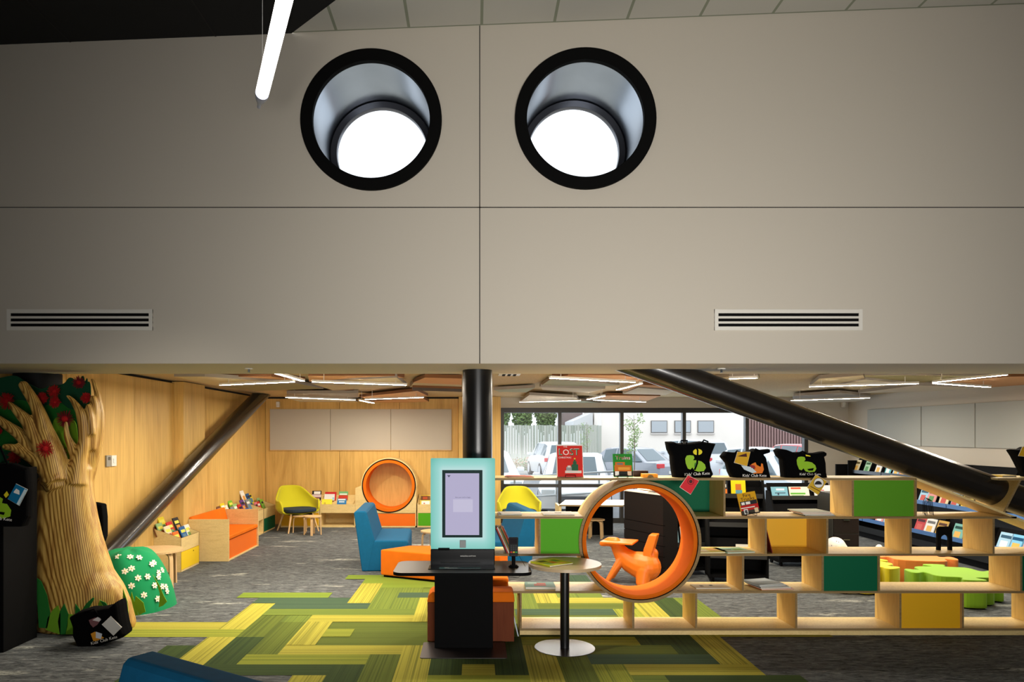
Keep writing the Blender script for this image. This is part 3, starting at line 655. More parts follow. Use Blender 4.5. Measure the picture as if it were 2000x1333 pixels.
tote('upright black tote bag with a green lizard print above the tunnel, on the top shelf', [(1299, 863), (1312, 862.5), (1320, 866), (1345, 865), (1366, 862), (1380, 864), (1396, 867), (1393, 874), (1388, 886), (1384, 900), (1386, 914), (1391, 927), (1385, 934), (1370, 935), (1330, 935), (1314, 934), (1311, 920), (1309, 905), (1308, 890), (1302, 878)], YT, .13,
     [('print', lg, lizard(1354, 905, 1)), ('print', yl, [(x, y) for x, y in circ(1358, 883, 9, 16, ry=6)]), ('print', col((60, 120, 40)), [(1352, 905), (1357, 902), (1357, 912), (1351, 912)])],
     [[(1328, 868), (1326, 861), (1338, 861), (1336, 868)], [(1366, 866), (1370, 860), (1378, 863), (1376, 868)], [(1352, 867), (1358, 880), (1357, 905), (1352, 918)]], "Kids' Club Kete", (1357, 928), -.06, .036)
tote('black tote bag slumped beside a mullion on the top shelf, with an orange animal print', [(1406, 892), (1414, 882), (1430, 884), (1450, 883), (1466, 880), (1470, 876), (1480, 879), (1501, 877), (1502, 883), (1488, 887), (1494, 896), (1498, 915), (1503, 934), (1480, 935), (1440, 935), (1428, 934), (1421, 922), (1417, 905)], YT, .13,
     [('print', col((226, 120, 30)), [(1463, 906), (1470, 903), (1472, 908), (1480, 912), (1481, 905), (1484, 906), (1486, 917), (1483, 924), (1466, 925), (1468, 915), (1459, 910)]), ('print', col((200, 214, 222)), [(1442, 909), (1462, 912), (1472, 922), (1464, 924), (1448, 917)]), ('print', col((150, 40, 40)), [(1458, 908), (1468, 909), (1470, 915), (1462, 914)])],
     [[(1430, 886), (1434, 881), (1441, 884)], [(1466, 884), (1470, 877), (1478, 881)]], "Kids' Club Kete", (1468, 931), 0, .034)
tote('slumped black tote bag with a green lizard print, third from left on the top shelf', [(1512, 880), (1517, 876), (1530, 878), (1545, 884), (1558, 883), (1575, 885), (1590, 885), (1606, 882), (1611, 885), (1611, 889), (1606, 892), (1609, 905), (1610, 925), (1613, 933), (1590, 935), (1560, 936), (1527, 934), (1525, 915), (1523, 897), (1516, 890)], YT, .14,
     [('print', lg, lizard(1568, 907, .95)), ('print', yl, [(1566, 888), (1575, 890), (1576, 892), (1567, 891)]), ('print', M_bag, [(1569, 916), (1582, 914), (1580, 919), (1572, 919)])],
     [[(1553, 885), (1560, 882), (1567, 885)], [(1560, 930), (1572, 936), (1590, 932), (1594, 928)]], "Kids' Club Kete", (1575, 928), 0, .03)
tote('black tote bag at the far right end of the top shelf', [(1971, 878), (1990, 878), (1998, 873), (2030, 876), (2050, 905), (2044, 932), (2002, 932), (1992, 915), (1986, 903), (1979, 890)], YT, .13, None, [[(1987, 905), (1986, 918), (1992, 928), (2000, 932)]])
ink = col((70, 20, 20))
Yt = YF-.05
tagcard('red booklet hanging from the bag on the top shelf, over the dark green panel', [(1344, 929), (1365, 940), (1349, 966), (1328, 952)], Yt, col((208, 30, 42)), art=[(ink, [(x, y) for x, y in circ(1349, 941, 6.5, 18)]), (col((208, 30, 42)), [(x, y) for x, y in circ(1349, 941, 5.4, 18)]), (ink, [(x, y) for x, y in circ(1349, 941, 3.4, 14)])])
tagcard('mustard booklet tied over the slumped middle tote bag', [(1441, 883.5), (1465.5, 883.5), (1459, 911), (1434.5, 904)], YT-.085, col((206, 158, 26)), art=[(ink, [(1448, 889), (1458, 886), (1459, 893), (1440, 892)])])
tagcard('yellow booklet with a black and white round emblem hanging below the top shelf', [(1594, 928), (1615, 941), (1598, 967), (1577, 953)], Yt, col((206, 166, 40)), art=[(col((30, 30, 34)), [(x, y) for x, y in circ(1599, 944, 10, 24)]), (M_white, [(x, y) for x, y in circ(1599, 944, 9.2, 24)]), (col((30, 30, 34)), [(x, y) for x, y in circ(1598, 947, 7, 18, PI*1.0, PI*2.0)][::1]), (ink, [(1583, 950), (1604, 961), (1603.4, 962), (1582.4, 951)])])
tagcard('mustard booklet on the tote bag at the right end of the top shelf', [(1998, 873), (2026, 874), (2022, 894), (1990, 891)], YT-.085, col((206, 158, 26)))
# on the carved tree
YG = 6.12
tote('black tote bag dropped on the carpet against the foot of the carved tree', [(143, 1202), (160, 1192), (176, 1187), (196, 1187), (214, 1183), (225, 1182), (238, 1170), (241, 1180), (243, 1197), (248, 1222), (253, 1237), (240, 1246), (200, 1255), (160, 1258), (150, 1240), (150, 1222)], YG, .2,
     [('print', col((120, 80, 84)), [(186, 1206), (198, 1201), (210, 1202), (204, 1214), (196, 1222), (189, 1214)]), ('print', col((220, 214, 214)), [(193, 1206), (203, 1200), (212, 1203), (206, 1209)]), ('print', col((220, 150, 40)), [(190, 1232), (198, 1228), (216, 1240), (200, 1246), (195, 1246)]), ('print', col((214, 220, 230)), [(200, 1228), (212, 1232), (210, 1242), (200, 1240)])],
     [[(180, 1190), (196, 1185), (212, 1204), (204, 1216), (192, 1224)]], "Kids' Club Kete", (216, 1247), -.26, .036)
tagcard('white printed card lying on the tote bag by the carved tree', [(216, 1205), (237, 1226), (221, 1242), (199, 1221)], YG-.106, col((214, 212, 208)))
YH = 5.78
tote('black tote bag with a green lizard print hanging on the dark shelf beside the tree', [(-20, 905), (30, 905), (58, 915), (62, 960), (60, 1010), (50, 1026), (-20, 1028)], YH, .1,
     [('print', lg, [(-10, 975), (6, 969), (14, 974), (12, 982), (22, 984), (30, 996), (28, 1008), (14, 1012), (0, 1006), (-10, 1000)]), ('print', M_bag, [(4, 998), (18, 1000), (16, 1005), (6, 1003)]), ('print', yl, [(16, 966), (22, 959), (26, 966), (20, 972)])],
     [[(6, 908), (2, 885), (-4, 870)], [(24, 908), (14, 885), (8, 872)]], "Kids' Club Kete", (4, 1014), .12, .036)
tagcard('blue booklet tied to the tote bag at the left edge', [(31, 946), (53, 957), (37, 988), (15, 975)], YH-.056, col((14, 110, 156)), art=[(M_white, [(27, 961), (32, 955), (38, 959), (38, 967), (27, 963)]), (col((200, 222, 230)), [(48, 956), (52.5, 958), (37, 987.5), (32.5, 985)])])
tote('black tote bag hanging behind the right side of the carved tree trunk', [(181, 983), (188, 981), (204, 984), (207, 1010), (207, 1050), (202, 1060), (196, 1060), (190, 1030), (184, 1000)], 6.95, .1, None, [[(183, 982), (176, 950), (170, 930)], [(185, 980), (181, 955), (172, 932)]])
# dark display shelf at the left edge
r = thing('display_shelf', (0, 0, 0), 0, 'tall black display shelf at the left edge beside the carved tree', 'shelf')
for nm, bx in (('side_panel', (-3.88, -3.85, 5.85, 6.3, 0, 1.5)), ('side_panel', (-4.8, -4.77, 5.85, 6.3, 0, 1.5)), ('back_panel', (-4.77, -3.88, 6.28, 6.3, .02, 1.5)), ('shelf', (-4.77, -3.88, 5.85, 6.28, .98, 1.0)), ('shelf', (-4.77, -3.88, 5.85, 6.28, .62, .64)), ('shelf', (-4.77, -3.88, 5.85, 6.28, .18, .2)), ('shelf', (-4.77, -3.88, 5.85, 6.28, 1.32, 1.34))):
    b = MB(); b.box(*bx, M_black); b.build(nm, parent=r, bevel=.003)
# ------------------------------------------------------------------ self checkout kiosk
k = thing('checkout_kiosk', (-.09, 5.95, 0), 0, 'self checkout kiosk with a glowing aqua screen surround on a black table', 'kiosk')
def kb(name, x0, x1, y0, y1, z0, z1, m, bevel=.002, label=None, front=None):
    b = MB(); b.box(x0+.09, x1+.09, y0-5.95, y1-5.95, z0, z1, m, front=front); o = b.build(name, parent=k, bevel=bevel)
    if label: o['label'] = label
    return o
b = MB(); b.prism(rrect(-.44+.09, .255+.09, 5.69-5.95, 6.12-5.95, .02), 0, .008, 'Z', mat('base_plate', (44, 38, 38), .35)); b.build('base_plate', parent=k)
kb('pedestal', -.337, .148, 5.955, 6.02, .008, .65, M_black)
b = MB(); b.prism(rrect(-.664+.09, .458+.09, 5.72-5.95, 6.27-5.95, .09, 8), .651, .677, 'Z', mat('table_laminate', (46, 44, 44), .30), edge=M_black); b.build('table_top', parent=k, bevel=.002)
kb('tray', -.385, .163, 5.86, 6.03, .677, .683, mat('gloss_black', (8, 10, 12), .12), label='glossy black card tray')
kb('label_plate', -.295, .045, 5.875, 5.925, .683, .6845, mat('teal_plate', (40, 84, 84), .4), .0)
kb('reader_box', -.375, .165, 6.03, 6.14, .677, .818, mat('gloss_black', (8, 10, 12), .12), .006)
# back lit surround
m = bpy.data.materials.new('back_lit_aqua_glass'); m.use_nodes = True; nt = m.node_tree; bs = nt.nodes['Principled BSDF']
bs.inputs['Base Color'].default_value = (*lin((40, 80, 76)), 1); bs.inputs['Roughness'].default_value = .5; bs.inputs['Specular IOR Level'].default_value = .1
tc = nt.nodes.new('ShaderNodeTexCoord'); sp = nt.nodes.new('ShaderNodeSeparateXYZ'); nt.links.new(tc.outputs['Object'], sp.inputs[0])
def mth(op, a, b_=None, c=None):
    n = nt.nodes.new('ShaderNodeMath'); n.operation = op
    for i, v in enumerate((a, b_, c)):
        if v is None: continue
        if isinstance(v, (int, float)): n.inputs[i].default_value = v
        else: nt.links.new(v, n.inputs[i])
    return n.outputs[0]
dx = mth('DIVIDE', mth('MAXIMUM', mth('SUBTRACT', mth('ABSOLUTE', mth('ADD', sp.outputs[0], .013)), .165), 0), .12)
dz = mth('DIVIDE', mth('MAXIMUM', mth('SUBTRACT', mth('ABSOLUTE', mth('SUBTRACT', sp.outputs[2], 1.2)), .28), 0), .14)
dd = mth('SQRT', mth('ADD', mth('MULTIPLY', dx, dx), mth('MULTIPLY', dz, dz)))
rr = ramp(nt, [(0.0, lin((215, 246, 246))), (.35, lin((172, 232, 226))), (1.0, lin((122, 206, 192)))])
nt.links.new(mth('MINIMUM', dd, 1.0), rr.inputs[0]); nt.links.new(rr.outputs[0], bs.inputs['Emission Color']); bs.inputs['Emission Strength'].default_value = .74
b = MB(); b.prism(rrect(-.375+.09, .168+.09, .818, 1.583, .01), 6.04-5.95, 6.052-5.95, 'Y', m, edge=mat('glass_edge', (130, 232, 214), .2, emit=.7)); b.build('screen_surround', parent=k)['label'] = 'glowing aqua glass surround'
kb('screen_housing', -.30, .085, 6.053, 6.11, .85, 1.54, M_black)
kb('bezel', -.277, .062, 6.03, 6.0395, .915, 1.483, mat('dark_bezel', (16, 48, 48), .5, spec=.1), .002)
disp = mat('lilac_display', (190, 184, 216), .6, emit=.85, spec=.05)
kb('display', -.2505, .034, 6.0265, 6.0298, .937, 1.456, disp, 0, 'pale lilac display')
kb('dialogue_box', -.185, -.02, 6.0255, 6.0262, 1.13, 1.237, mat('display_box', (202, 197, 222), .6, emit=.9, spec=.05), 0)
kb('scanner', -.13, -.078, 6.022, 6.0395, .83, .893, mat('grey_scanner', (110, 118, 118), .4), .002)
kb('receipt_slot', -.31, -.215, 6.0, 6.039, .812, .828, M_black)
mt = col((90, 90, 120))
text('lettering', 'Scan your card to begin', .0135, (-.103+.09, .0745, 1.25), (PI/2, 0, 0), mt, k)
b = MB(); b.prism([(-.236+.09, 1.44), (-.206+.09, 1.44), (-.221+.09, 1.422)], .0745, .0755, 'Y', mt); b.build('logo', parent=k)
text('lettering', 'self', .028, (-.255+.09, -.04, .6850), (0, 0, 0), M_white, k, 'LEFT'); text('lettering', 'checkout', .028, (-.25+.09, -.065, .6850), (0, 0, 0), M_white, k, 'LEFT')
text('lettering', 'contactless card here', .015, (-.06+.09, .078, .756), (PI/2, 0, 0), M_white, k)
# card terminal
tx = X(1003, 5.98)
t = thing('card_terminal', (tx, 5.98, .677), 0, 'black handheld card payment terminal on a stand at the kiosk table', 'card terminal')
b = MB(); b.tube((0, 0, 0), (0, 0, .008), .042, n=28); b.tube((0, 0, .008), (0, 0, .016), .032, n=28); b.build('stand_foot', M_black, t, smooth=True)
b = MB(); b.tube((0, 0, .016), (0, 0, .10), .016, n=18); b.build('stand_post', M_black, t, smooth=True)
Mt = Matrix.Translation((0, -.01, .09)) @ Matrix.Rotation(math.radians(-18), 4, 'X')
b = MB(); b.prism([(-.034, 0), (.034, 0), (.041, .15), (.036, .158), (-.036, .158), (-.041, .15)], -.02, .012, 'Y', mat('terminal_black', (20, 20, 22), .35), M=Mt); b.build('terminal_body', parent=t, bevel=.004)
b = MB(); b.box(-.03, .03, -.0212, -.02, .10, .145, mat('terminal_screen', (44, 40, 44), .1), M=Mt); b.build('terminal_screen', parent=t)
b = MB()
for r_ in range(3):
    for c_ in range(3): b.box(-.026+.02*c_, -.013+.02*c_, -.0225, -.0203, .047+.016*r_, .057+.016*r_, col((70, 72, 76)), M=Mt)
for c_, cc in enumerate(((206, 60, 50), (222, 190, 50), (50, 160, 90))): b.box(-.028+.021*c_, -.012+.021*c_, -.0225, -.0203, .026, .037, col(cc), M=Mt)
b.build('keypad', parent=t)
b = MB(); b.path([(.03, 0, .12), (.07, .03, .05), (.10, .03, .0), (.10, .06, -.06), (.04, .05, -.10), (-.05, .04, -.09)], .0016, 6, M_black); b.build('cable', parent=t)
# ------------------------------------------------------------------ orange bench round the column
cx_, cy_ = X(932.5, 6.547), 6.547
def ring_bench(name, z0, z1, m, grow=0.0, bev=.0):
    o_ = rrect(-.413-grow-cx_+cx_, .338+grow, 6.15-grow, 6.33, .02+grow)
    b = MB()
    for x0, x1, y0, y1 in ((-.413-grow, .338+grow, 6.15-grow, 6.40),):
        b.box(x0, x1, y0, y1, z0, z1, m)
    return b
r = thing('bench', (0, 0, 0), 0, 'orange padded bench with a red-brown wooden base behind the kiosk', 'bench')
b = MB(); b.box(-.41, .335, 6.16, 6.405, .0, .338, M_woodred); b.build('base', parent=r, bevel=.002)
b = MB(); b.prism([(-.415, .34), (.34, .34), (.335, .405), (.322, .428), (-.372, .428), (-.402, .40)], 6.15, 6.405, 'Y', M_orange); b.build('cushion', parent=r, bevel=.012)
r = thing('bench', (0, 0, 0), 0, 'orange padded bench with a red-brown wooden base on the far side of the column', 'bench')
b = MB(); b.box(-.36, .31, 6.76, 7.1, .0, .338, M_woodred); b.build('base', parent=r, bevel=.002)
b = MB(); b.box(-.365, .315, 6.755, 7.1, .34, .43, M_orange); b.build('cushion', parent=r, bevel=.02)
# ------------------------------------------------------------------ round pedestal table
r = thing('pedestal_table', (X(1103, 5.985), 5.985, 0), 0, 'round wood-topped table on a black pedestal beside the kiosk', 'table')
b = MB(); b.tube((0, 0, .684), (0, 0, .709), .302, n=72, m=mat('table_oak', (192, 166, 130), .35)); b.build('table_top', parent=r, smooth=True)
b = MB(); b.tube((0, 0, .006), (0, 0, .684), .038, n=28); b.build('pole', M_blackm, r, smooth=True)
b = MB(); b.tube((0, 0, 0), (0, 0, .006), .256, .25, n=72, m=mat('disc_steel', (70, 66, 66), .25, metal=.6)); b.build('base_disc', parent=r, smooth=True)
b = MB(); b.box(-.03, .14, -.04, .04, .672, .684, M_black); b.build('bracket', parent=r)
r = flat('lime green picture book lying on the round pedestal table', 1099, 0, 5.92, .709, .25, .25, .012, (190, 196, 34), art=[(.1, .15, .35, .5, (120, 150, 40)), (.4, .3, .6, .6, (196, 110, 40)), (.65, .5, .9, .85, (100, 140, 40)), (.55, .1, .85, .3, (226, 190, 60)), (.15, .62, .45, .88, (90, 90, 30))], rz=0)
r.rotation_euler = (-PI/2, 0, math.radians(34)); r.location = (X(1090, 5.93)+.02, 5.86, .721)

# ------------------------------------------------------------------ blue upholstered seats
def blue_seat(label, loc, rz, mirror=1, width=1.25):
    r = thing('lounge_seat', loc, rz, label, 'sofa')
    s = mirror
    # side profile: x to the front, local y = width
    body = [(.0, 0), (.62*s, 0), (.62*s, .40), (.13*s, .40), (.075*s, .02)] 
    b = MB(); seat = [(.05*s, 0.0), (.62*s, 0), (.625*s, .37), (.60*s, .40), (.10*s, .40)]
    b.prism(seat, 0, width, 'Y', M_blue); b.build('seat', parent=r, bevel=.025, seg=3, rnd=True)
    b = MB(); back = [(.02*s, .0), (.11*s, .0), (.19*s, .40), (.085*s, .76), (.06*s, .785), (-.06*s, .785), (-.085*s, .76)]
    b.prism(back, -.003, width+.003, 'Y', M_blue); b.build('backrest', parent=r, bevel=.022, seg=3, rnd=True)
    b = MB()
    b.box(min(.06*s, .6*s), max(.06*s, .6*s), .03, width-.03, -.0, .012, M_black); b.build('glide', parent=r)
    return r
blue_seat('blue upholstered seat facing right in front of the plywood nook', (-1.49, 9.3, 0), math.radians(3), 1, 1.2)
blue_seat('blue upholstered seat facing left behind the shelving near the second yellow chair', (.74, 9.3, 0), math.radians(9), -1, 1.2)
r = blue_seat('blue upholstered seat cut off by the bottom edge in the foreground', (0, 0, 0), 0, 1, 1.2)
r.location = (-1.53, 3.27, 0); r.rotation_euler = (0, 0, math.radians(-123))
# ------------------------------------------------------------------ orange pouf
r = thing('pouf', (0, 0, 0), 0, 'low orange angular pouf in front of the blue seat', 'pouf')
P = [(-1.18, 8.93), (-.51, 8.60), (.30, 8.5), (.40, 8.75), (.2, 9.1), (-.35, 9.24), (-.86, 9.26)]
b = MB(); b.prism(P, .03, .345, 'Z', M_orange); b.build('cushion', parent=r, bevel=.015, seg=3, rnd=True)
b = MB(); b.prism([(x*.94-.03, 9+(y-9)*.9) for x, y in P], 0, .03, 'Z', M_black); b.build('plinth', parent=r)
# ------------------------------------------------------------------ stools and tables with bent legs
def bent_leg(ang, r_top, z, r_out, w=.05, th=.018):
    ca, sa = math.cos(ang), math.sin(ang); b = MB()
    P = [(r_top*.35, z), (r_out-.06, z), (r_out-.025, z-.012), (r_out-.006, z-.035), (r_out, z-.07), (r_out+.008, 0)]
    L = []
    for i, (rr_, zz) in enumerate(P):
        a = P[max(0, i-1)]; c = P[min(len(P)-1, i+1)]; d = Vector((c[0]-a[0], c[1]-a[1])).normalized(); nx, nz = -d.y, d.x
        ring = []
        for sw, sn in ((-1, -1), (1, -1), (1, 1), (-1, 1)):
            R_ = rr_+nx*th/2*sn; Z_ = max(0, zz-th/2+nz*th/2*sn)
            ring.append((R_*ca-sw*w/2*sa, R_*sa+sw*w/2*ca, Z_))
        L.append(ring)
    b.loft(L, M_birch); return b
def stool(name, label, cat, loc, r_top, h, nlegs, a0, th=.02, w=.045, group=None):
    r = thing(name, loc, a0, label, cat, group)
    b = MB(); b.tube((0, 0, h-th), (0, 0, h), r_top, n=40, m=M_birch); b.build('seat' if cat == 'stool' else 'table_top', parent=r, smooth=True)
    for i in range(nlegs): bent_leg(2*PI*i/nlegs, r_top, h-th, r_top*.9, w).build('leg', parent=r)
    return r
stool('side_table', 'round birch table with bent legs behind the flowered mound', 'table', (X(301, 8.35)-.0, 8.36, 0), .31, .44, 4, math.radians(-28), .022, .05)
stool('stool', 'small round birch stool in front of the yellow armchair', 'stool', (X(612, 12.75), 12.7, 0), .155, .335, 4, math.radians(-84), .018, .042)
stool('stool', 'low birch stool half under the yellow armchair', 'stool', (X(589, 13.0), 12.98, 0), .15, .315, 3, math.radians(190), .018, .036)
stool('stool', 'round birch stool partly hidden left of the kiosk screen', 'stool', (X(850, 10.8), 10.8, 0), .22, .33, 4, math.radians(200), .02, .045)
stool('stool', 'round birch stool seen through the orange tunnel beside the dark desk', 'stool', (X(1164, 12.3), 12.3, 0), .15, .325, 4, math.radians(-60), .018, .042)
# ------------------------------------------------------------------ yellow armchairs
def armchair(label, loc, rz):
    r = thing('armchair', loc, rz, label, 'armchair', None)
    # bucket shell, facing -Y
    n = 40; rows = []
    def rim(t):      # t: angle from front-left round the back to front-right (0..1)
        q = abs(t-.5)*2    # 0 at the back, 1 at the front tips
        e = 1/(1+math.exp((q-.48)*18))
        return .575*(1-e)+.82*e if q < .93 else .575-(q-.93)*2.2
    V = 9
    for j in range(V+1):
        v = j/V; row = []
        for i in range(n+1):
            t = i/n; a = PI*(-.20)+t*PI*1.40      # sweep around
            a = math.radians(-28)+t*math.radians(236)
            zr = rim(t); z = .335+(zr-.335)*(v**1.25)
            grow = .70+.30*min(1, v*2.2)**.6
            lean = max(0, z-.42)*.42*max(0, math.sin(a))
            x = .385*math.cos(a)*grow*(1-.22*max(0, (z-.6)/.22)); y = (.34*math.sin(a)+.0)*grow+lean
            row.append((x, y, z))
        rows.append(row)
    b = MB()
    for j in range(V):
        for i in range(n):
            b.face([rows[j][i], rows[j][i+1], rows[j+1][i+1], rows[j+1][i]], M_yelf)
    c0 = (0, .03, .335)
    base = rows[0]
    for i in range(n): b.face([c0, base[i+1], base[i]], M_yelf)
    b.face([c0, base[0], (0, -.30, .325), ], M_yelf); b.face([c0, (0, -.30, .325), base[n]], M_yelf)
    o = b.build('shell', parent=r, smooth=True)
    s = o.modifiers.new('thickness', 'SOLIDIFY'); s.thickness = .035; s.offset = 0
    s2 = o.modifiers.new('smooth', 'SUBSURF'); s2.levels = 1; s2.render_levels = 1
    b = MB(); P = []
    for i in range(32):
        a = 2*PI*i/32; P.append((.30*math.copysign(abs(math.cos(a))**.6, math.cos(a)), -.03+.28*math.copysign(abs(math.sin(a))**.7, math.sin(a))))
    b.prism(P, .365, .425, 'Z', M_navy); b.build('seat_cushion', parent=r, bevel=.018, seg=3, rnd=True)
    for sx, sy in ((-1, -1), (1, -1), (-1, 1), (1, 1)):
        b = MB(); b.tube((.20*sx, .18*sy, .33), (.29*sx, .27*sy, 0), .02, .013, n=12, m=M_birch); b.build('leg', parent=r, smooth=True)
    b = MB(); b.box(-.2, .2, -.2, .2, .305, .33, M_black); b.build('under_frame', parent=r)
    return r
armchair('chartreuse yellow armchair with a navy seat pad by the plywood side wall', (X(582, 13.2), 13.2, 0), math.radians(36))
armchair('chartreuse yellow armchair in front of the carpark window', (X(1014, 12.9), 12.9, 0), math.radians(4))
# ------------------------------------------------------------------ seats and book boxes along the plywood side wall
XFB = -3.80
def wall_box(label, y0, y1, xfront=XFB, zf=.44, zb=.56, drawer=None, dz=.255, open_low=False):
    r = thing('book_box', (0, 0, 0), 0, label, 'book box')
    for yy in (y0, y1-.018):
        b = MB(); b.prism([(XL+.002, 0), (xfront, 0), (xfront, zf), (XL+.002, zb)], yy, yy+.018, 'Y', M_ply, edge=M_edge); b.build('side_panel', parent=r)
    b = MB(); b.box(xfront-.016, xfront, y0+.018, y1-.018, dz+.003, zf-.004, M_ply, top=M_edge); b.build('front_panel', parent=r)
    b = MB(); b.box(XL+.005, xfront-.02, y0+.018, y1-.018, dz-.01, dz+.006, M_ply); b.build('tray_base', parent=r)
    b = MB(); b.box(XL+.005, xfront, y0+.018, y1-.018, .0, .022, M_ply); b.build('bottom_board', parent=r)
    if drawer:
        b = MB(); b.box(xfront-.016, xfront+.002, y0+.016, y1-.016, .024, dz-.002, drawer); d = b.build('drawer_front', parent=r, bevel=.001)
        d['label'] = 'coloured drawer front'
        b = MB(); b.tube((xfront+.002, (y0+y1)/2+.1, dz-.04), (xfront+.006, (y0+y1)/2+.1, dz-.04), .008, n=12, m=M_black); b.build('lock', parent=d)
    else:
        b = MB(); b.box(XL+.004, XL+.012, y0+.018, y1-.018, .02, dz, M_ply); b.build('back_panel', parent=r)
    return r
wall_box('plywood book box with a yellow drawer beside the round birch table', 9.25, 9.875, drawer=M_yellowd)
wall_box('open-bottomed plywood book box between the orange wall seat and the green drawer box', 11.45, 12.88)
wall_box('plywood book box with a dark green drawer in the corner', 12.885, 13.62, drawer=M_teal)
r = thing('wall_bench', (0, 0, 0), 0, 'plywood wall seat with orange cushions and an orange front', 'bench')
for yy in (10.04, 11.4):
    b = MB(); b.box(XL+.134, -3.45, yy, yy+.02, 0, .59, M_ply, front=M_ply); b.build('side_panel', parent=r)
b = MB(); b.box(-3.53, -3.46, 10.06, 11.4, 0, .02, M_ply); b.build('bottom_board', parent=r)
b = MB(); b.box(-3.50, -3.475, 10.06, 11.4, .02, .285, M_orangep); b.build('front_panel', parent=r)['label'] = 'orange front panel'
b = MB(); b.box(XL+.134, -3.455, 10.062, 11.398, .295, .352, M_orange); b.build('seat_cushion', parent=r, bevel=.015, seg=3)
b = MB(); b.prism([(XL+.134, .355), (XL+.24, .355), (XL+.17, .62), (XL+.134, .62)], 10.062, 11.398, 'Y', M_orange); b.build('back_cushion', parent=r, bevel=.012, seg=3, rnd=True)

# back wall bench, nook and lime book box
YBF = 13.70
def bb(r, name, x0, x1, y0, y1, z0, z1, m, top=None, bevel=0, label=None):
    b = MB(); b.box(x0, x1, y0, y1, z0, z1, m, top=top); o = b.build(name, parent=r, bevel=bevel)
    if label: o['label'] = label
    return o
def back_unit(label, xa, xb, drawer=None, gap=False):
    r = thing('book_box', (0, 0, 0), 0, label, 'book box')
    for xx in (xa, xb-.018):
        b = MB(); b.prism([(YBF, 0), (YB-.002, 0), (YB-.002, .60), (YBF, .445)], xx, xx+.018, 'X', M_ply); b.build('side_panel', parent=r)
    bb(r, 'front_panel', xa+.018, xb-.018, YBF, YBF+.016, .275, .44, M_ply, M_edge)
    b = MB(); b.prism([(YBF+.02, .27), (YB-.01, .27), (YB-.01, .58), (YBF+.17, .42), (YBF+.165, .29), (YBF+.02, .29)], xa+.018, xb-.018, 'X', M_ply); b.build('sloping_tray', parent=r)
    bb(r, 'bottom_board', xa+.018, xb-.018, YBF, YB-.01, .0, .03, M_ply, bevel=.001)
    if drawer: bb(r, 'drawer_front', xa+.016, xb-.016, YBF-.002, YBF+.014, .03, .27, drawer, label='coloured drawer front')
    else: bb(r, 'back_panel', xa+.018, xb-.018, YB-.03, YB-.012, .03, .27, M_woodred if False else M_ply)
    return r
xN0, xN1 = X(694, YBF), X(813, YBF)
back_unit('plywood book box with a yellow drawer behind the yellow armchair', X(548, YBF), X(624, YBF), M_yellowp)
back_unit('plywood book tray open underneath, between the yellow armchair and the round nook', X(625, YBF), xN0-.003)
back_unit('plywood book box with a lime green drawer right of the round nook', X(815, YBF), X(893, YBF), M_limep)
r = thing('reading_nook', (0, 0, 0), 0, 'plywood reading nook with a round orange padded opening', 'seat')
ncx, ncz, nr = X(759.5, YBF), Z(949.5, YBF), .515
P = [(xN0, .0), (xN1, .0), (xN1, ncz)]+[(ncx+nr*1.03*math.cos(a), ncz+nr*1.03*math.sin(a)) for a in [PI*i/40 for i in range(1, 40)]]+[(xN0, ncz)]
P[2] = (xN1, ncz); P[-1] = (xN0, ncz)
# front with a circular hole
b = MB(); A = 96
outl = []
for i in range(A):
    a = 2*PI*i/A; dx_, dz_ = math.cos(a), math.sin(a)
    if dz_ >= 0: q = (ncx+nr*1.035*dx_, ncz+nr*1.035*dz_)
    else:
        t_ = min([((xN1 if dx_ > 0 else xN0)-ncx)/dx_ if abs(dx_) > 1e-6 else 9, (.275-ncz)/dz_]); q = (ncx+dx_*t_, ncz+dz_*t_)
    outl.append(q)
for i in range(A):
    j = (i+1) % A; a, c = 2*PI*i/A, 2*PI*j/A; ri = nr-.012
    b.face([(outl[i][0], YBF, outl[i][1]), (outl[j][0], YBF, outl[j][1]), (ncx+ri*math.cos(c), YBF, ncz+ri*math.sin(c)), (ncx+ri*math.cos(a), YBF, ncz+ri*math.sin(a))], M_ply)
    b.face([(outl[i][0], YBF, outl[i][1]), (outl[i][0], YB, outl[i][1]), (outl[j][0], YB, outl[j][1]), (outl[j][0], YBF, outl[j][1])], M_ply)
b.build('surround', parent=r)
for xx in (xN0, xN1-.018):
    bb(r, 'side_panel', xx, xx+.018, YBF, YB-.002, 0, .275, M_ply)
bb(r, 'bottom_board', xN0, xN1, YBF, YB, 0, .025, M_ply)
bb(r, 'drawer_front', xN0+.02, xN1-.02, YBF+.004, YBF+.02, .028, .262, M_orangep, label='orange drawer front')
bb(r, 'rail', xN0, xN1, YBF+.001, YBF+.02, .263, .282, M_edge)
def ring2(name, ro, ri, y0, y1, m, n=80, parent=None):
    b = MB()
    for i in range(n):
        a, c = 2*PI*i/n, 2*PI*(i+1)/n; q = lambda rr_, t_, y: (ncx+rr_*math.cos(t_), y, ncz+rr_*math.sin(t_))
        b.face([q(ro, a, y0), q(ri, a, y0), q(ri, c, y0), q(ro, c, y0)], m); b.face([q(ri, c, y0), q(ri, a, y0), q(ri, a, y1), q(ri, c, y1)], m); b.face([q(ro, a, y0), q(ro, c, y0), q(ro, c, y1), q(ro, a, y1)], m)
    return b.build(name, parent=parent, smooth=True)
ring2('trim', nr, nr-.02, YBF-.006, YBF+.02, M_black, parent=r)
ring2('padding', nr-.014, nr-.075, YBF-.002, YB-.03, M_orange, parent=r)
b = MB(); b.prism(circ(ncx, ncz, nr-.05, 48), YB-.04, YB-.03, 'Y', M_plyv); b.build('back_panel', parent=r)
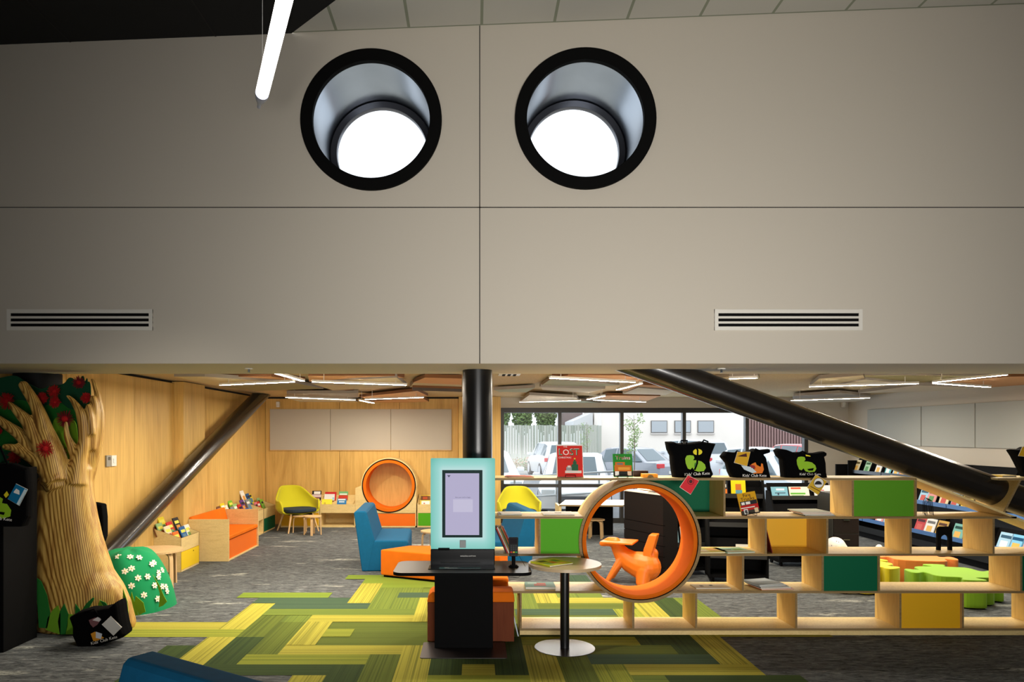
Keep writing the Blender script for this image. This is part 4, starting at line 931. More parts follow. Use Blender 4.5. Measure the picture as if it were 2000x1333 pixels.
# pinboards
YP = YB-.03
for a_, c_, nm in ((527, 645, 'left third of the long pinboard'), (645.5, 763, 'middle third of the long pinboard'), (763.5, 882, 'right third of the long pinboard')):
    r = thing('pinboard', (0, 0, 0), 0, 'grey fabric panel, '+nm+' on the plywood back wall', 'pinboard')
    b = MB(); b.box(X(a_, YP)+.001, X(c_, YP)-.001, YP, YB-.002, Z(879, YP), Z(799.5, YP), M_pin); b.build('board', parent=r, bevel=.002)
    b = MB(); b.box(X(a_, YP)+.001, X(c_, YP)-.001, YP-.003, YP+.02, Z(880.5, YP), Z(879, YP)-.001, M_birch); b.build('lower_edge', parent=r)
for i, (pa, pc, pp) in enumerate(((0, 0, 0),)): pass
# pinboards on the right side wall
pb = [(9.65, 7.9), (10.66, 9.66), (11.95, 10.68), (13.6, 11.97)]
names = ['nearest', 'second', 'third', 'farthest']
for (ya, yb_), nm in zip(pb, names):
    b = MB(); b.box(XR-.03, XR-.002, min(ya, yb_)+.003, max(ya, yb_)-.003, 1.585, 2.245, M_pin2)
    tag(b.build('pinboard', bevel=.002), 'pale grey fabric panel on the right side wall, %s of the row' % {'second': 'second nearest', 'third': 'second farthest'}.get(nm, nm), 'pinboard')
# small wall devices
r = thing('wall_switch', (0, 0, 0), 0, 'grey thermostat on the plywood wall right of the carved tree', 'thermostat')
def on_wall(r, name, pa, pb_, pya, pyb, m, t0=.001, t1=.02):
    ya = XL*F/(pa-VX); yb_ = XL*F/(pb_-VX); ym = (ya+yb_)/2; b = MB(); b.box(XL+t0, XL+t1, ya, yb_, Z(pyb, ym), Z(pya, ym), m); return b.build(name, parent=r, bevel=.002)
on_wall(r, 'back_plate', 205, 213.5, 890, 912, mat('grey_plastic', (150, 146, 136), .5)); on_wall(r, 'dial', 208, 212, 893, 899, col((96, 92, 86)), .02, .024)
r = thing('wall_switch', (0, 0, 0), 0, 'white light switch beside the grey thermostat', 'switch')
on_wall(r, 'back_plate', 215, 224.5, 890, 911, M_white); on_wall(r, 'rocker', 218, 221, 896, 905, M_white, .02, .026)
for px, py, y, nm in ((543, 790, 14.13, 'small white motion sensor in the corner above the long pinboard'), (1652, 790, 14.2, 'small white motion sensor high in the far right corner')):
    b = MB(); b.box(-.03, .03, -.04, .04, -.06, .05, M_white); b.ball((0, -.04, -.03), .022, 12, 8, M_white); o = b.build('motion_sensor', bevel=.008); o.location = (X(px, y), y+.1 if px > 1000 else y, Z(py, y)); tag(o, nm, 'sensor')
# wall vents
for x0, x1, nm in ((15, 299, 'long white slotted vent on the left of the hall wall'), (1395, 1683, 'long white slotted vent on the right of the hall wall')):
    r = thing('wall_vent', (0, 0, 0), 0, nm, 'vent')
    xa, xb = X(x0, YW), X(x1, YW); za, zb_ = Z(646, YW), Z(605, YW)
    b = MB(); m_ = M_vent
    hs = [(646, 638.5), (632.8, 628.6), (622.8, 618.5), (612.6, 605)]
    for h0, h1 in hs: b.box(xa, xb, YW-.012, YW-.001, Z(h0, YW), Z(h1, YW), m_)
    b.box(xa, xa+.03, YW-.0135, YW-.001, za-.001, zb_+.001, m_); b.box(xb-.03, xb, YW-.0135, YW-.001, za-.001, zb_+.001, m_); b.build('frame', parent=r)
    b = MB(); b.box(xa+.01, xb-.01, YW-.006, YW-.002, za+.01, zb_-.01, M_black); b.build('slots', parent=r)
# round skylights
for i, ((hx, hz), nm) in enumerate(zip(HOLES, ('left of the two round skylight tubes high in the hall wall', 'right of the two round skylight tubes high in the hall wall'))):
    r = thing('round_skylight', (hx, YW, hz), 0, nm, 'skylight')
    def rng(name, prof, m, n=96):
        b = MB()
        for q in range(n):
            a, c = 2*PI*q/n, 2*PI*(q+1)/n
            for (r0, y0), (r1, y1) in zip(prof, prof[1:]):
                b.face([(r0*math.cos(a), y0, r0*math.sin(a)), (r1*math.cos(a), y1, r1*math.sin(a)), (r1*math.cos(c), y1, r1*math.sin(c)), (r0*math.cos(c), y0, r0*math.sin(c))], m)
        return b.build(name, parent=r, smooth=True)
    rng('trim_ring', [(.483, .02), (.483, -.03), (.487, -.034), (.578, -.034), (.582, -.03), (.582, 0)], mat('ring_black', (7, 7, 7), .8, spec=.1))
    rng('tube', [(.484, .02), (.484, .71)], M_chrome)
    rng('inner_flange', [(.484, .70), (.475, .685), (.42, .685), (.415, .70), (.415, .74)], mat('flange_grey', (70, 72, 80), .3, metal=.5))
    b = MB(); b.prism(circ(0, 0, .418, 64), .735, .741, 'Y', M_glass); b.build('pane', parent=r)
# pendant tube lamp
E = Vector((X(512, 4.6), 4.6, Z(182, 4.6))); dv = Vector((.411, -1, 0)).normalized()
r = thing('pendant_tube_lamp', tuple(E), 0, 'glowing white tube lamp hanging from the hall ceiling on thin wires', 'lamp')
b = MB(); b.path([tuple(dv*t) for t in (0.0, .012, .03, .5, 1.2, 2.4)], [.026, .036, .041, .041, .041, .041], 24, M_tubee); b.build('diffuser', parent=r, smooth=True)
b = MB(); b.path([tuple(dv*t) for t in (.0, -.03, -.08, -.13, -.15, -.21)], [.042, .041, .034, .02, .013, .012], 20, mat('clear_cap', (176, 184, 214), .3)); b.build('end_cap', parent=r, smooth=True)
b = MB(); b.path([tuple(dv*.02+Vector((0, 0, .042))), tuple(dv*2.4+Vector((0, 0, .042)))], .012, 8, M_vent); b.build('spine', parent=r)
b = MB(); b.path([(0+dv.x*.02, dv.y*.02, .04), (dv.x*.02, dv.y*.02, zc(E.x)-E.z-.012)], .0018, 6, M_white); b.build('wire', parent=r)
# ------------------------------------------------------------------ carved tree
TY = 6.62
def tp(px, py, y=TY): return Vector((X(px, y), y, Z(py, y)))
r = thing('carved_tree', (X(140, TY), TY, 0), 0, 'carved laminated-wood tree sculpture with finger-like branches, felt leaves and red flowers', 'tree sculpture')
rx, ry_, rz_ = r.location
def loc(v): return (v[0]-rx, v[1]-ry_, v[2])
b = MB(); L = []
for py, xl, xr, dp in ((1241, 60, 252, .25), (1222, 60, 254, .26), (1205, 60, 250, .25), (1180, 60, 244, .235), (1150, 59, 228, .22), (1120, 59, 208, .20), (1085, 60, 196, .19), (1050, 61, 185, .18), (1010, 62, 176, .17), (970, 63, 169, .165), (940, 63, 166, .16), (918, 78, 168, .14), (905, 88, 160, .10)):
    y0 = TY if py < 1230 else TY
    xa, xb = X(xl, TY-.1), X(xr, TY-.1); cx = (xa+xb)/2; hw = (xb-xa)/2; z = max(0, Z(py, TY-.12)) if py < 1240 else 0
    ring = []
    for i in range(28):
        t = 2*PI*i/28; u = math.cos(t); v = math.sin(t)
        k = 1
        ring.append((cx+hw*math.copysign(abs(u)**.8, u)-rx, TY+dp*math.copysign(abs(v)**.9, v)*(1-.35*max(0, u)*(1 if py > 1150 else 0))-ry_, z))
    L.append(ring)
L.sort(key=lambda q: q[0][2])
b.loft(L)
sc_ = TY/F
def br(pts, rs, y=TY-.02):
    P = []
    for q in pts:
        yy = y+(q[2] if len(q) > 2 else 0); P.append(loc((X(q[0], yy), yy, Z(q[1], yy))))
    # refine the polyline
    PP, RR_ = [], []
    for i in range(len(P)-1):
        p0_, p1_, p2_, p3_ = [Vector(P[max(0, min(len(P)-1, k_))]) for k_ in (i-1, i, i+1, i+2)]
        for s_ in range(5):
            t = s_/5; PP.append(.5*((2*p1_)+(p2_-p0_)*t+(2*p0_-5*p1_+4*p2_-p3_)*t*t+(-p0_+3*p1_-3*p2_+p3_)*t**3)); RR_.append((rs[i]*(1-t)+rs[i+1]*t)*sc_)
    PP.append(Vector(P[-1])); RR_.append(rs[-1]*sc_)
    b.path(PP, RR_, 12); b.ball(PP[-1], RR_[-1]*1.02, 10, 6)
br([(112, 940), (102, 890), (88, 840), (70, 792), (46, 753)], [30, 24, 15, 11, 9], TY-.10)
br([(108, 930), (84, 880), (58, 830), (36, 806), (18, 788)], [22, 17, 13, 9, 4], TY-.12)
br([(108, 930), (76, 890), (42, 852), (12, 830), (-12, 812)], [20, 16, 12, 9, 6], TY-.08)
br([(112, 940), (80, 905), (50, 888), (28, 876), (10, 873)], [22, 16, 10, 8, 6], TY-.14)
br([(118, 955), (104, 920), (96, 890)], [26, 26, 22], TY-.08)
br([(148, 945), (154, 900), (164, 860), (160, 815), (146, 788), (132, 774)], [24, 15, 10, 10, 6, 3], TY-.06)
br([(152, 915), (142, 878), (131, 852), (129, 826)], [8, 9, 6, 3.5], TY-.07)
br([(158, 945), (174, 905), (188, 860), (196, 815), (190, 770), (180, 741)], [24, 17, 13, 8, 6, 3], TY+.06)
br([(180, 880), (180, 835), (184, 800), (182, 778)], [8, 12, 9, 6], TY+.0)
br([(182, 850), (176, 815), (172, 794)], [5, 7, 5], TY-.05)
trunk = b.build('trunk', M_carved, r, rnd=True)
rm = trunk.modifiers.new('join', 'REMESH'); rm.mode = 'VOXEL'; rm.voxel_size = .0115; rm.use_smooth_shade = True
sm = trunk.modifiers.new('soften', 'SMOOTH'); sm.factor = .6; sm.iterations = 5
# felt leaves: flat cloth shapes at their own depths
def blob(pts, k=3):
    P = [Vector(p) for p in pts]
    for _ in range(k):
        Q = []
        for i in range(len(P)):
            a, c = P[i], P[(i+1) % len(P)]; Q += [a*.75+c*.25, a*.25+c*.75]
        P = Q
    return [(p.x, p.y) for p in P]
def felt(name, m, pts, y, parent=r, th=.008, k=2, base=None):
    b_ = MB(); ox, oy = (rx, ry_) if base is None else base
    b_.prism([(X(p[0], y)-ox, Z(p[1], y)) for p in (blob(pts, k) if k else pts)], y-oy, y-oy+th, 'Y', m); return b_.build(name, parent=parent)
felt('leaf_canopy', M_felt_d, [(-30, 745), (10, 736), (32, 733), (48, 745), (60, 752), (80, 762), (100, 752), (125, 752), (135, 735), (150, 745), (166, 748), (170, 735), (172, 760), (180, 800), (178, 900), (150, 930), (90, 940), (60, 915), (40, 925), (10, 920), (-30, 915)], TY+.13)
felt('leaf_canopy', M_felt_m, [(-30, 800), (10, 785), (50, 780), (70, 800), (95, 790), (118, 785), (135, 800), (148, 800), (152, 850), (148, 920), (100, 925), (60, 900), (20, 880), (-30, 880)], TY+.11)
felt('leaf_canopy', M_felt_l, [(100, 828), (112, 812), (125, 826), (140, 816), (150, 830), (152, 870), (140, 905), (122, 908), (110, 880)], TY+.06)
felt('leaf_canopy', M_felt_l, [(24, 838), (40, 832), (52, 850), (60, 880), (40, 870)], TY+.08)
felt('leaf_canopy', M_felt_e, [(-20, 905), (5, 912), (12, 900), (30, 905), (50, 925), (30, 928), (12, 922), (0, 925), (-20, 925)], TY+.05)
felt('leaf_canopy', M_felt_d, [(150, 758), (162, 728), (166, 752), (176, 742), (178, 780), (170, 830), (158, 800)], TY+.10)
for i, (px, py, rr_, yy) in enumerate(((14, 784, 18, .02), (84, 778, 12, .04), (106, 765, 13, .05), (108, 786, 12, .03), (128, 819, 18, .02), (90, 877, 17, -.20), (118, 885, 14, -.02), (155, 748, 13, .04), (169, 778, 11, .02), (30, 893, 15, -.02), (-4, 842, 10, .0))):
    b_ = MB(); y = TY+yy; c = Vector(loc((X(px, y), y, Z(py, y)))); n = 46
    for q in range(n):
        a = 2*PI*q/n+random.uniform(-.05, .05); R_ = rr_*sc_*random.uniform(.82, 1.05); w_ = .0035
        d_ = Vector((math.cos(a), random.uniform(-.35, .05), math.sin(a))); pd = Vector((-math.sin(a), 0, math.cos(a)))*w_
        b_.loft([[c+pd, c-pd, c-pd+Vector((0, -.006, 0)), c+pd+Vector((0, -.006, 0))], [c+d_*R_+pd*.5, c+d_*R_-pd*.5, c+d_*R_-pd*.5+Vector((0, -.004, 0)), c+d_*R_+pd*.5+Vector((0, -.004, 0))]], M_felt_r2 if i in (4, 6, 7) else M_felt_r)
    b_.ball(c+Vector((0, -.012, 0)), rr_*sc_*.35, 10, 6, M_felt_r)
    f = b_.build('flower', parent=r)
for P, m_ in (([(69, 1128), (80, 1136), (92, 1165), (98, 1200), (92, 1228), (76, 1227)], M_felt_m), ([(113, 1183), (118, 1200), (118, 1240), (104, 1236), (89, 1231), (93, 1208), (103, 1192)], M_felt_l), ([(125, 1180), (133, 1200), (132, 1222), (128, 1240), (117, 1240), (113, 1215), (117, 1195)], M_felt_m), ([(134, 1200), (146, 1202), (150, 1240), (128, 1240)], M_felt_l),
              ([(147, 1180), (156, 1192), (160, 1240), (146, 1240)], M_felt_m), ([(181, 1168), (184, 1170), (170, 1195), (158, 1196), (168, 1180)], M_felt_m), ([(195, 1172), (201, 1186), (200, 1200), (190, 1200), (191, 1185)], M_felt_l), ([(196, 1174), (206, 1178), (212, 1188), (204, 1190)], M_felt_m), ([(240, 1150), (248, 1175), (252, 1210), (244, 1214), (240, 1180)], M_felt_l)):
    yy = 6.36; b_ = MB(); b_.prism([(X(p[0], yy)-rx, max(.0, Z(p[1], yy))) for p in P], yy-ry_, yy-ry_+.006, 'Y', m_); b_.build('grass_blade', parent=r)
# ------------------------------------------------------------------ flowered green mound
MX, MY = -3.47, 7.42
r2 = thing('flower_mound', (MX, MY, 0), 0, 'green felt mound dotted with white daisies at the foot of the carved tree', 'mound')
def mound(u, v):    # u around 0..2pi, v 0..1 up
    rad = math.cos(v*PI/2)**.55; h = math.sin(v*PI/2)
    return Vector(((.34 if math.cos(u) > 0 else .40)*rad*math.cos(u)-.10*h, .40*rad*math.sin(u), .60*h*(1 if True else 1)))
b = MB(); L = []
for j in range(13):
    v = j/12*.985
    L.append([mound(2*PI*i/36, v)*(1+.02*math.sin(5*2*PI*i/36+j*.3)) for i in range(36)])
b.loft(L); b.build('felt_cover', M_felt_e, r2, smooth=True)
def on_mound(px, py):
    # intersect the sight line with the mound (front side)
    best = None
    for i in range(90):
        for j in range(60):
            u = PI+PI*i/89*1.0; v = j/60
            q = mound(u, v)+Vector((MX, MY, 0)); ex = VX+q.x*F/q.y-px; ey = VY-(q.z-HC)*F/q.y-py; e = ex*ex+ey*ey
            if best is None or e < best[0]: best = (e, u, v)
    return best[1], best[2]
daisies = [(231, 1088), (255, 1089), (271, 1090), (244, 1118), (258, 1111), (270, 1130), (287, 1127), (258, 1144), (280, 1162), (302, 1145), (296, 1104), (310, 1120), (307, 1172), (317, 1146), (323, 1146), (316, 1115), (300, 1100), (309, 1128), (325, 1155)]
for px, py in daisies:
    u, v = on_mound(px, py); q = mound(u, v); n_ = (q-mound(u, max(0, v-.02))).cross(mound(u+.02, v)-q); n_ = -n_ if n_.y > 0 else n_; n_.normalize()
    a_ = n_.orthogonal().normalized(); c_ = n_.cross(a_); b_ = MB(); cc = q+n_*.008
    for p_ in range(6):
        t = 2*PI*p_/6; dr = a_*math.cos(t)+c_*math.sin(t); sd = a_*-math.sin(t)+c_*math.cos(t)
        pts = [cc+dr*.006+sd*.004, cc+dr*.018+sd*.009, cc+dr*.030+sd*.007, cc+dr*.034, cc+dr*.030-sd*.007, cc+dr*.018-sd*.009, cc+dr*.006-sd*.004]
        b_.face([p for p in pts], col((244, 240, 222))); b_.face([p-n_*.004 for p in reversed(pts)], col((244, 240, 222)))
        for i_ in range(7): b_.face([pts[i_], pts[(i_+1) % 7], pts[(i_+1) % 7]-n_*.004, pts[i_]-n_*.004], col((244, 240, 222)))
    b_.ball(cc+n_*.001, .008, 8, 5, col((232, 214, 140))); b_.build('daisy', parent=r2)
for P, m_ in (([(257, 1157), (263, 1180), (270, 1202), (262, 1204), (252, 1196), (253, 1175)], M_felt_l), ([(265, 1165), (280, 1178), (284, 1196), (272, 1202), (266, 1190), (262, 1178)], M_felt_l), ([(298, 1123), (310, 1142), (320, 1165), (326, 1176), (318, 1184), (310, 1187), (312, 1160), (306, 1140)], M_felt_l)):
    yy = 6.99 if P[0][0] < 290 else 7.05
    b_ = MB(); b_.prism([(X(p[0], yy)-MX, max(0, Z(p[1], yy))) for p in P], yy-MY, yy-MY+.006, 'Y', m_); b_.build('grass_blade', parent=r2)
# ------------------------------------------------------------------ books in the wall boxes
cols = [('red', (196, 44, 40)), ('white', (232, 228, 220)), ('blue', (36, 90, 150)), ('orange', (226, 110, 40)), ('yellow', (226, 206, 40)), ('black', (34, 34, 38)), ('pale green', (150, 186, 120)), ('pink', (214, 120, 130)), ('teal', (40, 130, 130)), ('grey', (130, 134, 140)), ('purple', (96, 60, 130)), ('brown', (120, 78, 50)), ('lime green', (120, 186, 50)), ('cream', (226, 212, 176))]
CD = dict(cols)
def wbook(where, cname, x, y, z, w=.17, h=.22, lean=-22, art=None, extra='', yaw=90, t=.012):
    # covers face into the room (+X), leaning back towards the wall
    a = art if art is not None else [(.12, .62, .88, .8, random.choice([W_, (230, 220, 90), (40, 40, 50)])), (.2, .15, .8, .52, random.choice([(220, 150, 60), (90, 130, 160), (200, 80, 70), (120, 160, 90)]))]
    rr_ = book('%s picture book%s, %s' % (cname, extra, where), (x, y, z), w, h, t, CD[cname], a, rot=(math.radians(lean), 0, math.radians(yaw)), group='picture books '+where.split(',')[0])
    return rr_
# box 1: (name, y along the wall, x, z)
for nm, ex, y, x, z in (('orange', ' at the front corner', 9.42, -3.86, .30), ('blue', ' with a comet on its cover', 9.62, -3.86, .34), ('white', ' at the far end', 9.82, -3.88, .34), ('red', ' in the middle row', 9.48, -3.97, .42), ('black', ' with white lettering', 9.70, -3.98, .45), ('cream', ' in the middle row', 9.36, -3.95, .38), ('yellow', ' at the back by the wall', 9.45, -4.07, .49), ('pale green', ' at the near end', 9.34, -4.04, .42), ('brown', ' against the wall', 9.32, -4.1, .46), ('teal', ' between the others', 9.55, -3.90, .30)):
    wbook('in the yellow-drawer wall box', nm, x, y, z, extra=ex)
for nm, ex, y, x, z in (('brown', ' nearest the orange seat', 11.58, -4.07, .42), ('yellow', ' next to the seat back', 11.74, -4.07, .45), ('white', ' with a round drawing', 11.68, -3.97, .37), ('grey', ' in the front row', 11.95, -3.97, .37), ('pale green', ' standing at the middle', 12.1, -3.98, .40), ('cream', ' half hidden', 11.9, -4.08, .43), ('red', ' in the front row', 12.25, -3.95, .38), ('purple', ' standing taller than its neighbours', 12.42, -3.97, .44), ('blue', ' low in the front', 12.4, -3.87, .30), ('white', ' standing upright on top of the wall end', 12.72, -4.07, .58), ('grey', ' at the far end', 12.76, -3.98, .42), ('lime green', ' behind the front row', 12.12, -4.07, .46)):
    wbook('in the open-bottomed wall box', nm, x, y, z, extra=ex, w=.19)
for nm, ex, y, x, z in (('blue', ' leaning at the back', 13.02, -4.06, .50), ('yellow', ' at the back beside the blue one', 13.2, -4.08, .50), ('pink', ' in the front row', 13.05, -3.92, .34), ('red', ' in the front row', 13.2, -3.92, .34), ('lime green', ' at the front', 13.4, -3.92, .36), ('pale green', ' by the corner', 13.48, -4.0, .38)):
    wbook('in the green-drawer corner box', nm, x, y, z, extra=ex, w=.15)
def fbook(label, px0, px1, py0, py1, y, rgb, art=(), group=None):
    w_ = X(px1, y)-X(px0, y); h_ = Z(py0, y)-Z(py1, y)
    return book(label, (X((px0+px1)/2, y), y, Z(py1, y)), w_, h_/math.cos(math.radians(20)), .012, rgb, art, rot=(math.radians(-20), 0, 0), group=group)
g_ = 'books on the back wall trays'
fbook('black and white illustrated book at the back of the left tray', 608, 626, 960, 985, 13.95, (30, 26, 30), [(0, .5, 1, .72, (214, 190, 190)), (.2, .75, .9, .95, W_), (.1, .1, .5, .4, (150, 40, 40))], g_)
fbook('dark red book behind the white one on the left tray', 603, 622, 973, 994, 13.86, (120, 30, 34), (), g_)
fbook('cream book with a small red square on the left tray', 604, 622, 975, 995, 13.80, (232, 222, 206), [(.08, .6, .3, .8, (206, 44, 40))], g_)
fbook('red book behind the white book on the back wall tray', 634, 656, 962, 978, 13.98, (196, 34, 40), (), g_)
fbook('white landscape book on the back wall tray', 633, 653, 966, 978, 13.92, (226, 226, 226), [(.8, .1, .98, .5, (150, 200, 220))], g_)
fbook('bright yellow book at the front of the back wall tray', 628, 648, 976, 988, 13.78, (236, 226, 60), [(.2, .2, .4, .5, (200, 180, 60))], g_)
fbook('green and red patterned book standing on the back wall tray', 661, 679, 961, 977, 13.98, (110, 180, 120), [(0, .0, 1, .55, (200, 60, 40)), (.1, .6, .9, .75, W_)], g_)
fbook('blue book at the front of the back wall tray', 658, 676, 975, 987, 13.78, (44, 120, 180), [(.1, .75, .9, .95, W_), (.2, .4, .8, .6, (200, 220, 230))], g_)
fbook('brown landscape book at the back of the tray right of the round nook', 822, 840, 968, 978, 13.98, (120, 80, 50), [(.2, .2, .7, .7, (196, 90, 50)), (0, .85, 1, 1, (226, 190, 60))], g_)
fbook('white book in a yellow frame on the tray right of the round nook', 820, 840, 978, 988, 13.80, (232, 210, 90), [(.15, .1, .95, .85, W_), (.35, .3, .5, .5, (180, 90, 70))], g_)
# ------------------------------------------------------------------ black mobile display units
M_slate = mat('slate_laminate', (20, 14, 12), .6, spec=.2); M_tray = mat('graphite_steel', (46, 46, 43), .5, spec=.3)
r = thing('display_stand', (0, 0, 0), 0, 'tall dark slatted display stand seen through the orange tunnel', 'display stand')
A0, A1 = Vector((X(1219, 9.35), 9.35)), Vector((X(1295, 8.62), 8.62)); dA = (A1-A0); LA = dA.length; angA = math.atan2(dA.y, dA.x)
MA = Matrix.Translation((A0.x, A0.y, 0)) @ Matrix.Rotation(angA, 4, 'Z')
b = MB(); hA = 1.045; zs_ = [.05, .30, .43, .56, .69, .82, hA]
zs_ = [.02, .17, .30, .43, .555, .68, hA]
for a_, c_ in zip(zs_, zs_[1:]): b.box(0, LA, 0, .03, a_+.004, c_-.004, M_slate, M=MA)
b.box(0.004, LA-.004, .008, .028, .0, hA-.002, M_black, M=MA); b.build('slatted_panel', parent=r)
b = MB(); b.box(0, LA, -.004, .22, hA, hA+.015, M_white, M=MA); b.build('top_board', parent=r)
for xa_ in (0, LA-.03):
    b = MB(); b.box(xa_, xa_+.03, .03, .22, .02, hA, M_slate, M=MA); b.build('side_panel', parent=r)
for z_ in (.25, .55): 
    b = MB(); b.box(.03, LA-.03, .03, .22, z_, z_+.02, M_black, M=MA); b.build('shelf', parent=r)
book('orange and white book lying on top of the tall dark display stand', tuple(MA @ Vector((.22, .14, hA+.015+.03))), .26, .2, .022, (226, 160, 90), rot=(-PI/2, 0, angA)); 
book('dark landscape book on top of the tall dark display stand', tuple(MA @ Vector((.60, .0, hA+.015+.012))), .2, .2, .012, (40, 34, 32), rot=(-PI/2, 0, angA))
def tiers(label, M, Wd, tz, books, back=True, hgt=1.2, dep=.42, sides=True, mt=None, grp=None):
    r = thing('book_display', (0, 0, 0), 0, label, 'book display')
    if sides:
        for xx in (0, Wd-.02):
            b = MB(); b.prism([(0, .06), (dep, .06), (dep, hgt), (dep-.1, hgt), (0, tz[0]+.1)], xx, xx+.02, 'X', M_black, M=M); b.build('side_panel', parent=r)
    b = MB(); b.box(.02, Wd-.02, dep-.03, dep-.01, .08, hgt-.02, M_black, M=M); b.build('back_panel', parent=r)
    b = MB(); b.box(0, Wd, .02, dep, .06, .1, M_black, M=M); b.build('base', parent=r)
    for xx in (.06, Wd-.06):
        for yy in (.08, dep-.06):
            b = MB(); p0_ = M @ Vector((xx-.012, yy, .03)); p1_ = M @ Vector((xx+.012, yy, .03)); b.tube(p0_, p1_, .03, n=16, m=M_black); b.build('castor', parent=r, smooth=True)
    n = len(tz)
    for i, z in enumerate(tz):
        y = dep*.62*i/max(1, n-1) if n > 1 else .1
        b = MB(); b.box(.02, Wd-.02, y, y+.012, z, z+.055, mt or M_tray, M=M); b.box(.02, Wd-.02, y+.012, y+.13, z, z+.01, mt or M_tray, M=M); b.build('tray', parent=r)
        b = MB(); b.prism([(y+.06, z+.01), (y+.13, z+.01), (y+.19, z+.22), (y+.18, z+.22)], .02, Wd-.02, 'X', M_black, M=M); b.build('sloping_back', parent=r)
    for (lb, i, u, w_, h_, c_, art) in books:
        y = dep*.62*i/max(1, n-1) if n > 1 else .1
        p = M @ Vector((u+.02+w_/2, y+.028, tz[i]+.012)); e = M.to_euler()
        book(lb, tuple(p), w_, h_, .01, c_, art, rot=(math.radians(-19), 0, e.z), group=grp)
    return r
def MM(x, y, a): return Matrix.Translation((x, y, 0)) @ Matrix.Rotation(math.radians(a), 4, 'Z')
A = [(.15, .6, .85, .8, W_), (.2, .15, .7, .5, (120, 90, 70))]
tiers('low dark book display right of the slatted stand behind the tunnel', MM(X(1300, 9.0), 9.0, 4), .62, [.36, .72], [
    ('pale blue book with a drawn figure in the lower tray behind the tunnel', 0, .0, .17, .22, (150, 186, 196), [(.1, .3, .5, .6, (120, 90, 60)), (.1, .7, .3, .85, (226, 120, 40))]),
    ('white book with dark lettering in the lower tray behind the tunnel', 0, .2, .2, .25, (226, 222, 210), [(.2, .6, .9, .75, (60, 60, 60)), (.1, .3, .3, .5, (226, 140, 60)), (.5, .05, .8, .5, (40, 40, 44))]),
    ('black and white portrait book in the upper tray behind the tunnel', 1, .0, .15, .2, (110, 104, 104), [(.2, .2, .7, .75, (236, 228, 224))]),
    ('white book with red spine in the upper tray behind the tunnel', 1, .18, .18, .23, (230, 226, 220), [(0, 0, .1, 1, (180, 50, 50)), (.4, .2, .8, .5, (200, 150, 90))])], hgt=.98, grp='books on the dark display behind the tunnel')
tiers('dark mobile book display behind the mustard fire truck book', MM(X(1384, 8.6), 8.6, -12), .68, [.30, .66, 1.0], [
    ('yellow book with an owl in a flower pot in the upper tray', 2, .28, .17, .22, (236, 210, 20), [(.3, .1, .75, .4, (90, 150, 170)), (.3, .4, .7, .75, (196, 110, 40))]),
    ('orange and black book behind the yellow owl book', 2, .06, .18, .2, (40, 40, 44), [(.1, .6, .9, .8, W_), (.6, .2, .95, .5, (226, 120, 40))]),
    ('red and white patterned book low in the dark mobile display', 0, .3, .24, .16, (214, 210, 196), [(.4, .3, .6, .8, (206, 40, 40)), (.05, .5, .3, .8, (150, 180, 120))])], hgt=1.22, grp='books on the dark mobile display')
tiers('dark mobile book display holding the blue whale book', MM(X(1522, 9.6), 9.6, 2), .92, [.36, .60, .88], [
    ('blue book with a whale on its cover', 2, .02, .23, .17, (120, 176, 196), [(.2, .45, .85, .52, (50, 70, 90)), (.35, .3, .45, .5, (50, 70, 90)), (.3, .7, .8, .85, (226, 240, 240))]),
    ('white book with green crocodiles beside the whale book', 2, .27, .28, .17, (236, 226, 206), [(.05, .35, .8, .5, (96, 170, 60)), (.1, .15, .7, .28, (96, 170, 60)), (.1, .8, .6, .95, (206, 80, 50))]),
    ('white sketch-covered book at the right end of the whale tray', 2, .62, .24, .19, (232, 230, 228), [(.2, .3, .8, .35, (80, 80, 80)), (.3, .6, .6, .66, (190, 40, 60))]),
    ('navy and silver book lying in the middle tray', 1, .35, .2, .05, (60, 74, 100), ()),
    ('dark book with pale lettering in the low tray', 0, .1, .34, .12, (56, 50, 40), [(.1, .3, .9, .6, (150, 146, 120))])], hgt=1.0, grp='books on the whale display')
r = thing('filing_cabinet', (0, 0, 0), 0, 'graphite cabinet with stacked drawers beside the whale book display', 'cabinet')
xc = X(1618, 9.2)
b = MB(); b.box(xc, xc+.34, 9.1, 9.5, 0, 1.03, M_tray); b.build('carcass', parent=r, bevel=.004)
for i in range(4):
    b = MB(); b.box(xc+.012, xc+.328, 9.085, 9.102, .03+.25*i, .265+.25*i, M_slate); d_ = b.build('drawer_front', parent=r, bevel=.003)
    b = MB(); b.box(xc+.13, xc+.21, 9.072, 9.086, .19+.25*i, .2+.25*i, M_chrome); b.build('handle', parent=d_)
# dark desk in front of the windows
r = thing('desk', (0, 0, 0), 0, 'low plywood-topped desk with a dark cabinet base in front of the windows', 'desk')
yd = 11.9; b = MB(); b.prism([(X(1092, yd), yd), (X(1214, yd), yd-.1), (X(1240, yd+1), yd+.9), (X(1100, yd+1.2), yd+.9)], .585, .61, 'Z', mat('desk_top', (226, 204, 176), .4), edge=M_edge); b.build('desk_top', parent=r)
bb(r, 'leg_panel', X(1092, yd)+.0, X(1092, yd)+.04, yd+.01, yd+.6, 0, .585, M_ply)
bb(r, 'cabinet', X(1157, yd+.4), X(1205, yd+.4), yd+.75, yd+1.15, 0, .584, M_black)
bb(r, 'back_rail', X(1105, yd+.8), X(1150, yd+.8), yd+.8, yd+.82, .40, .584, M_black)
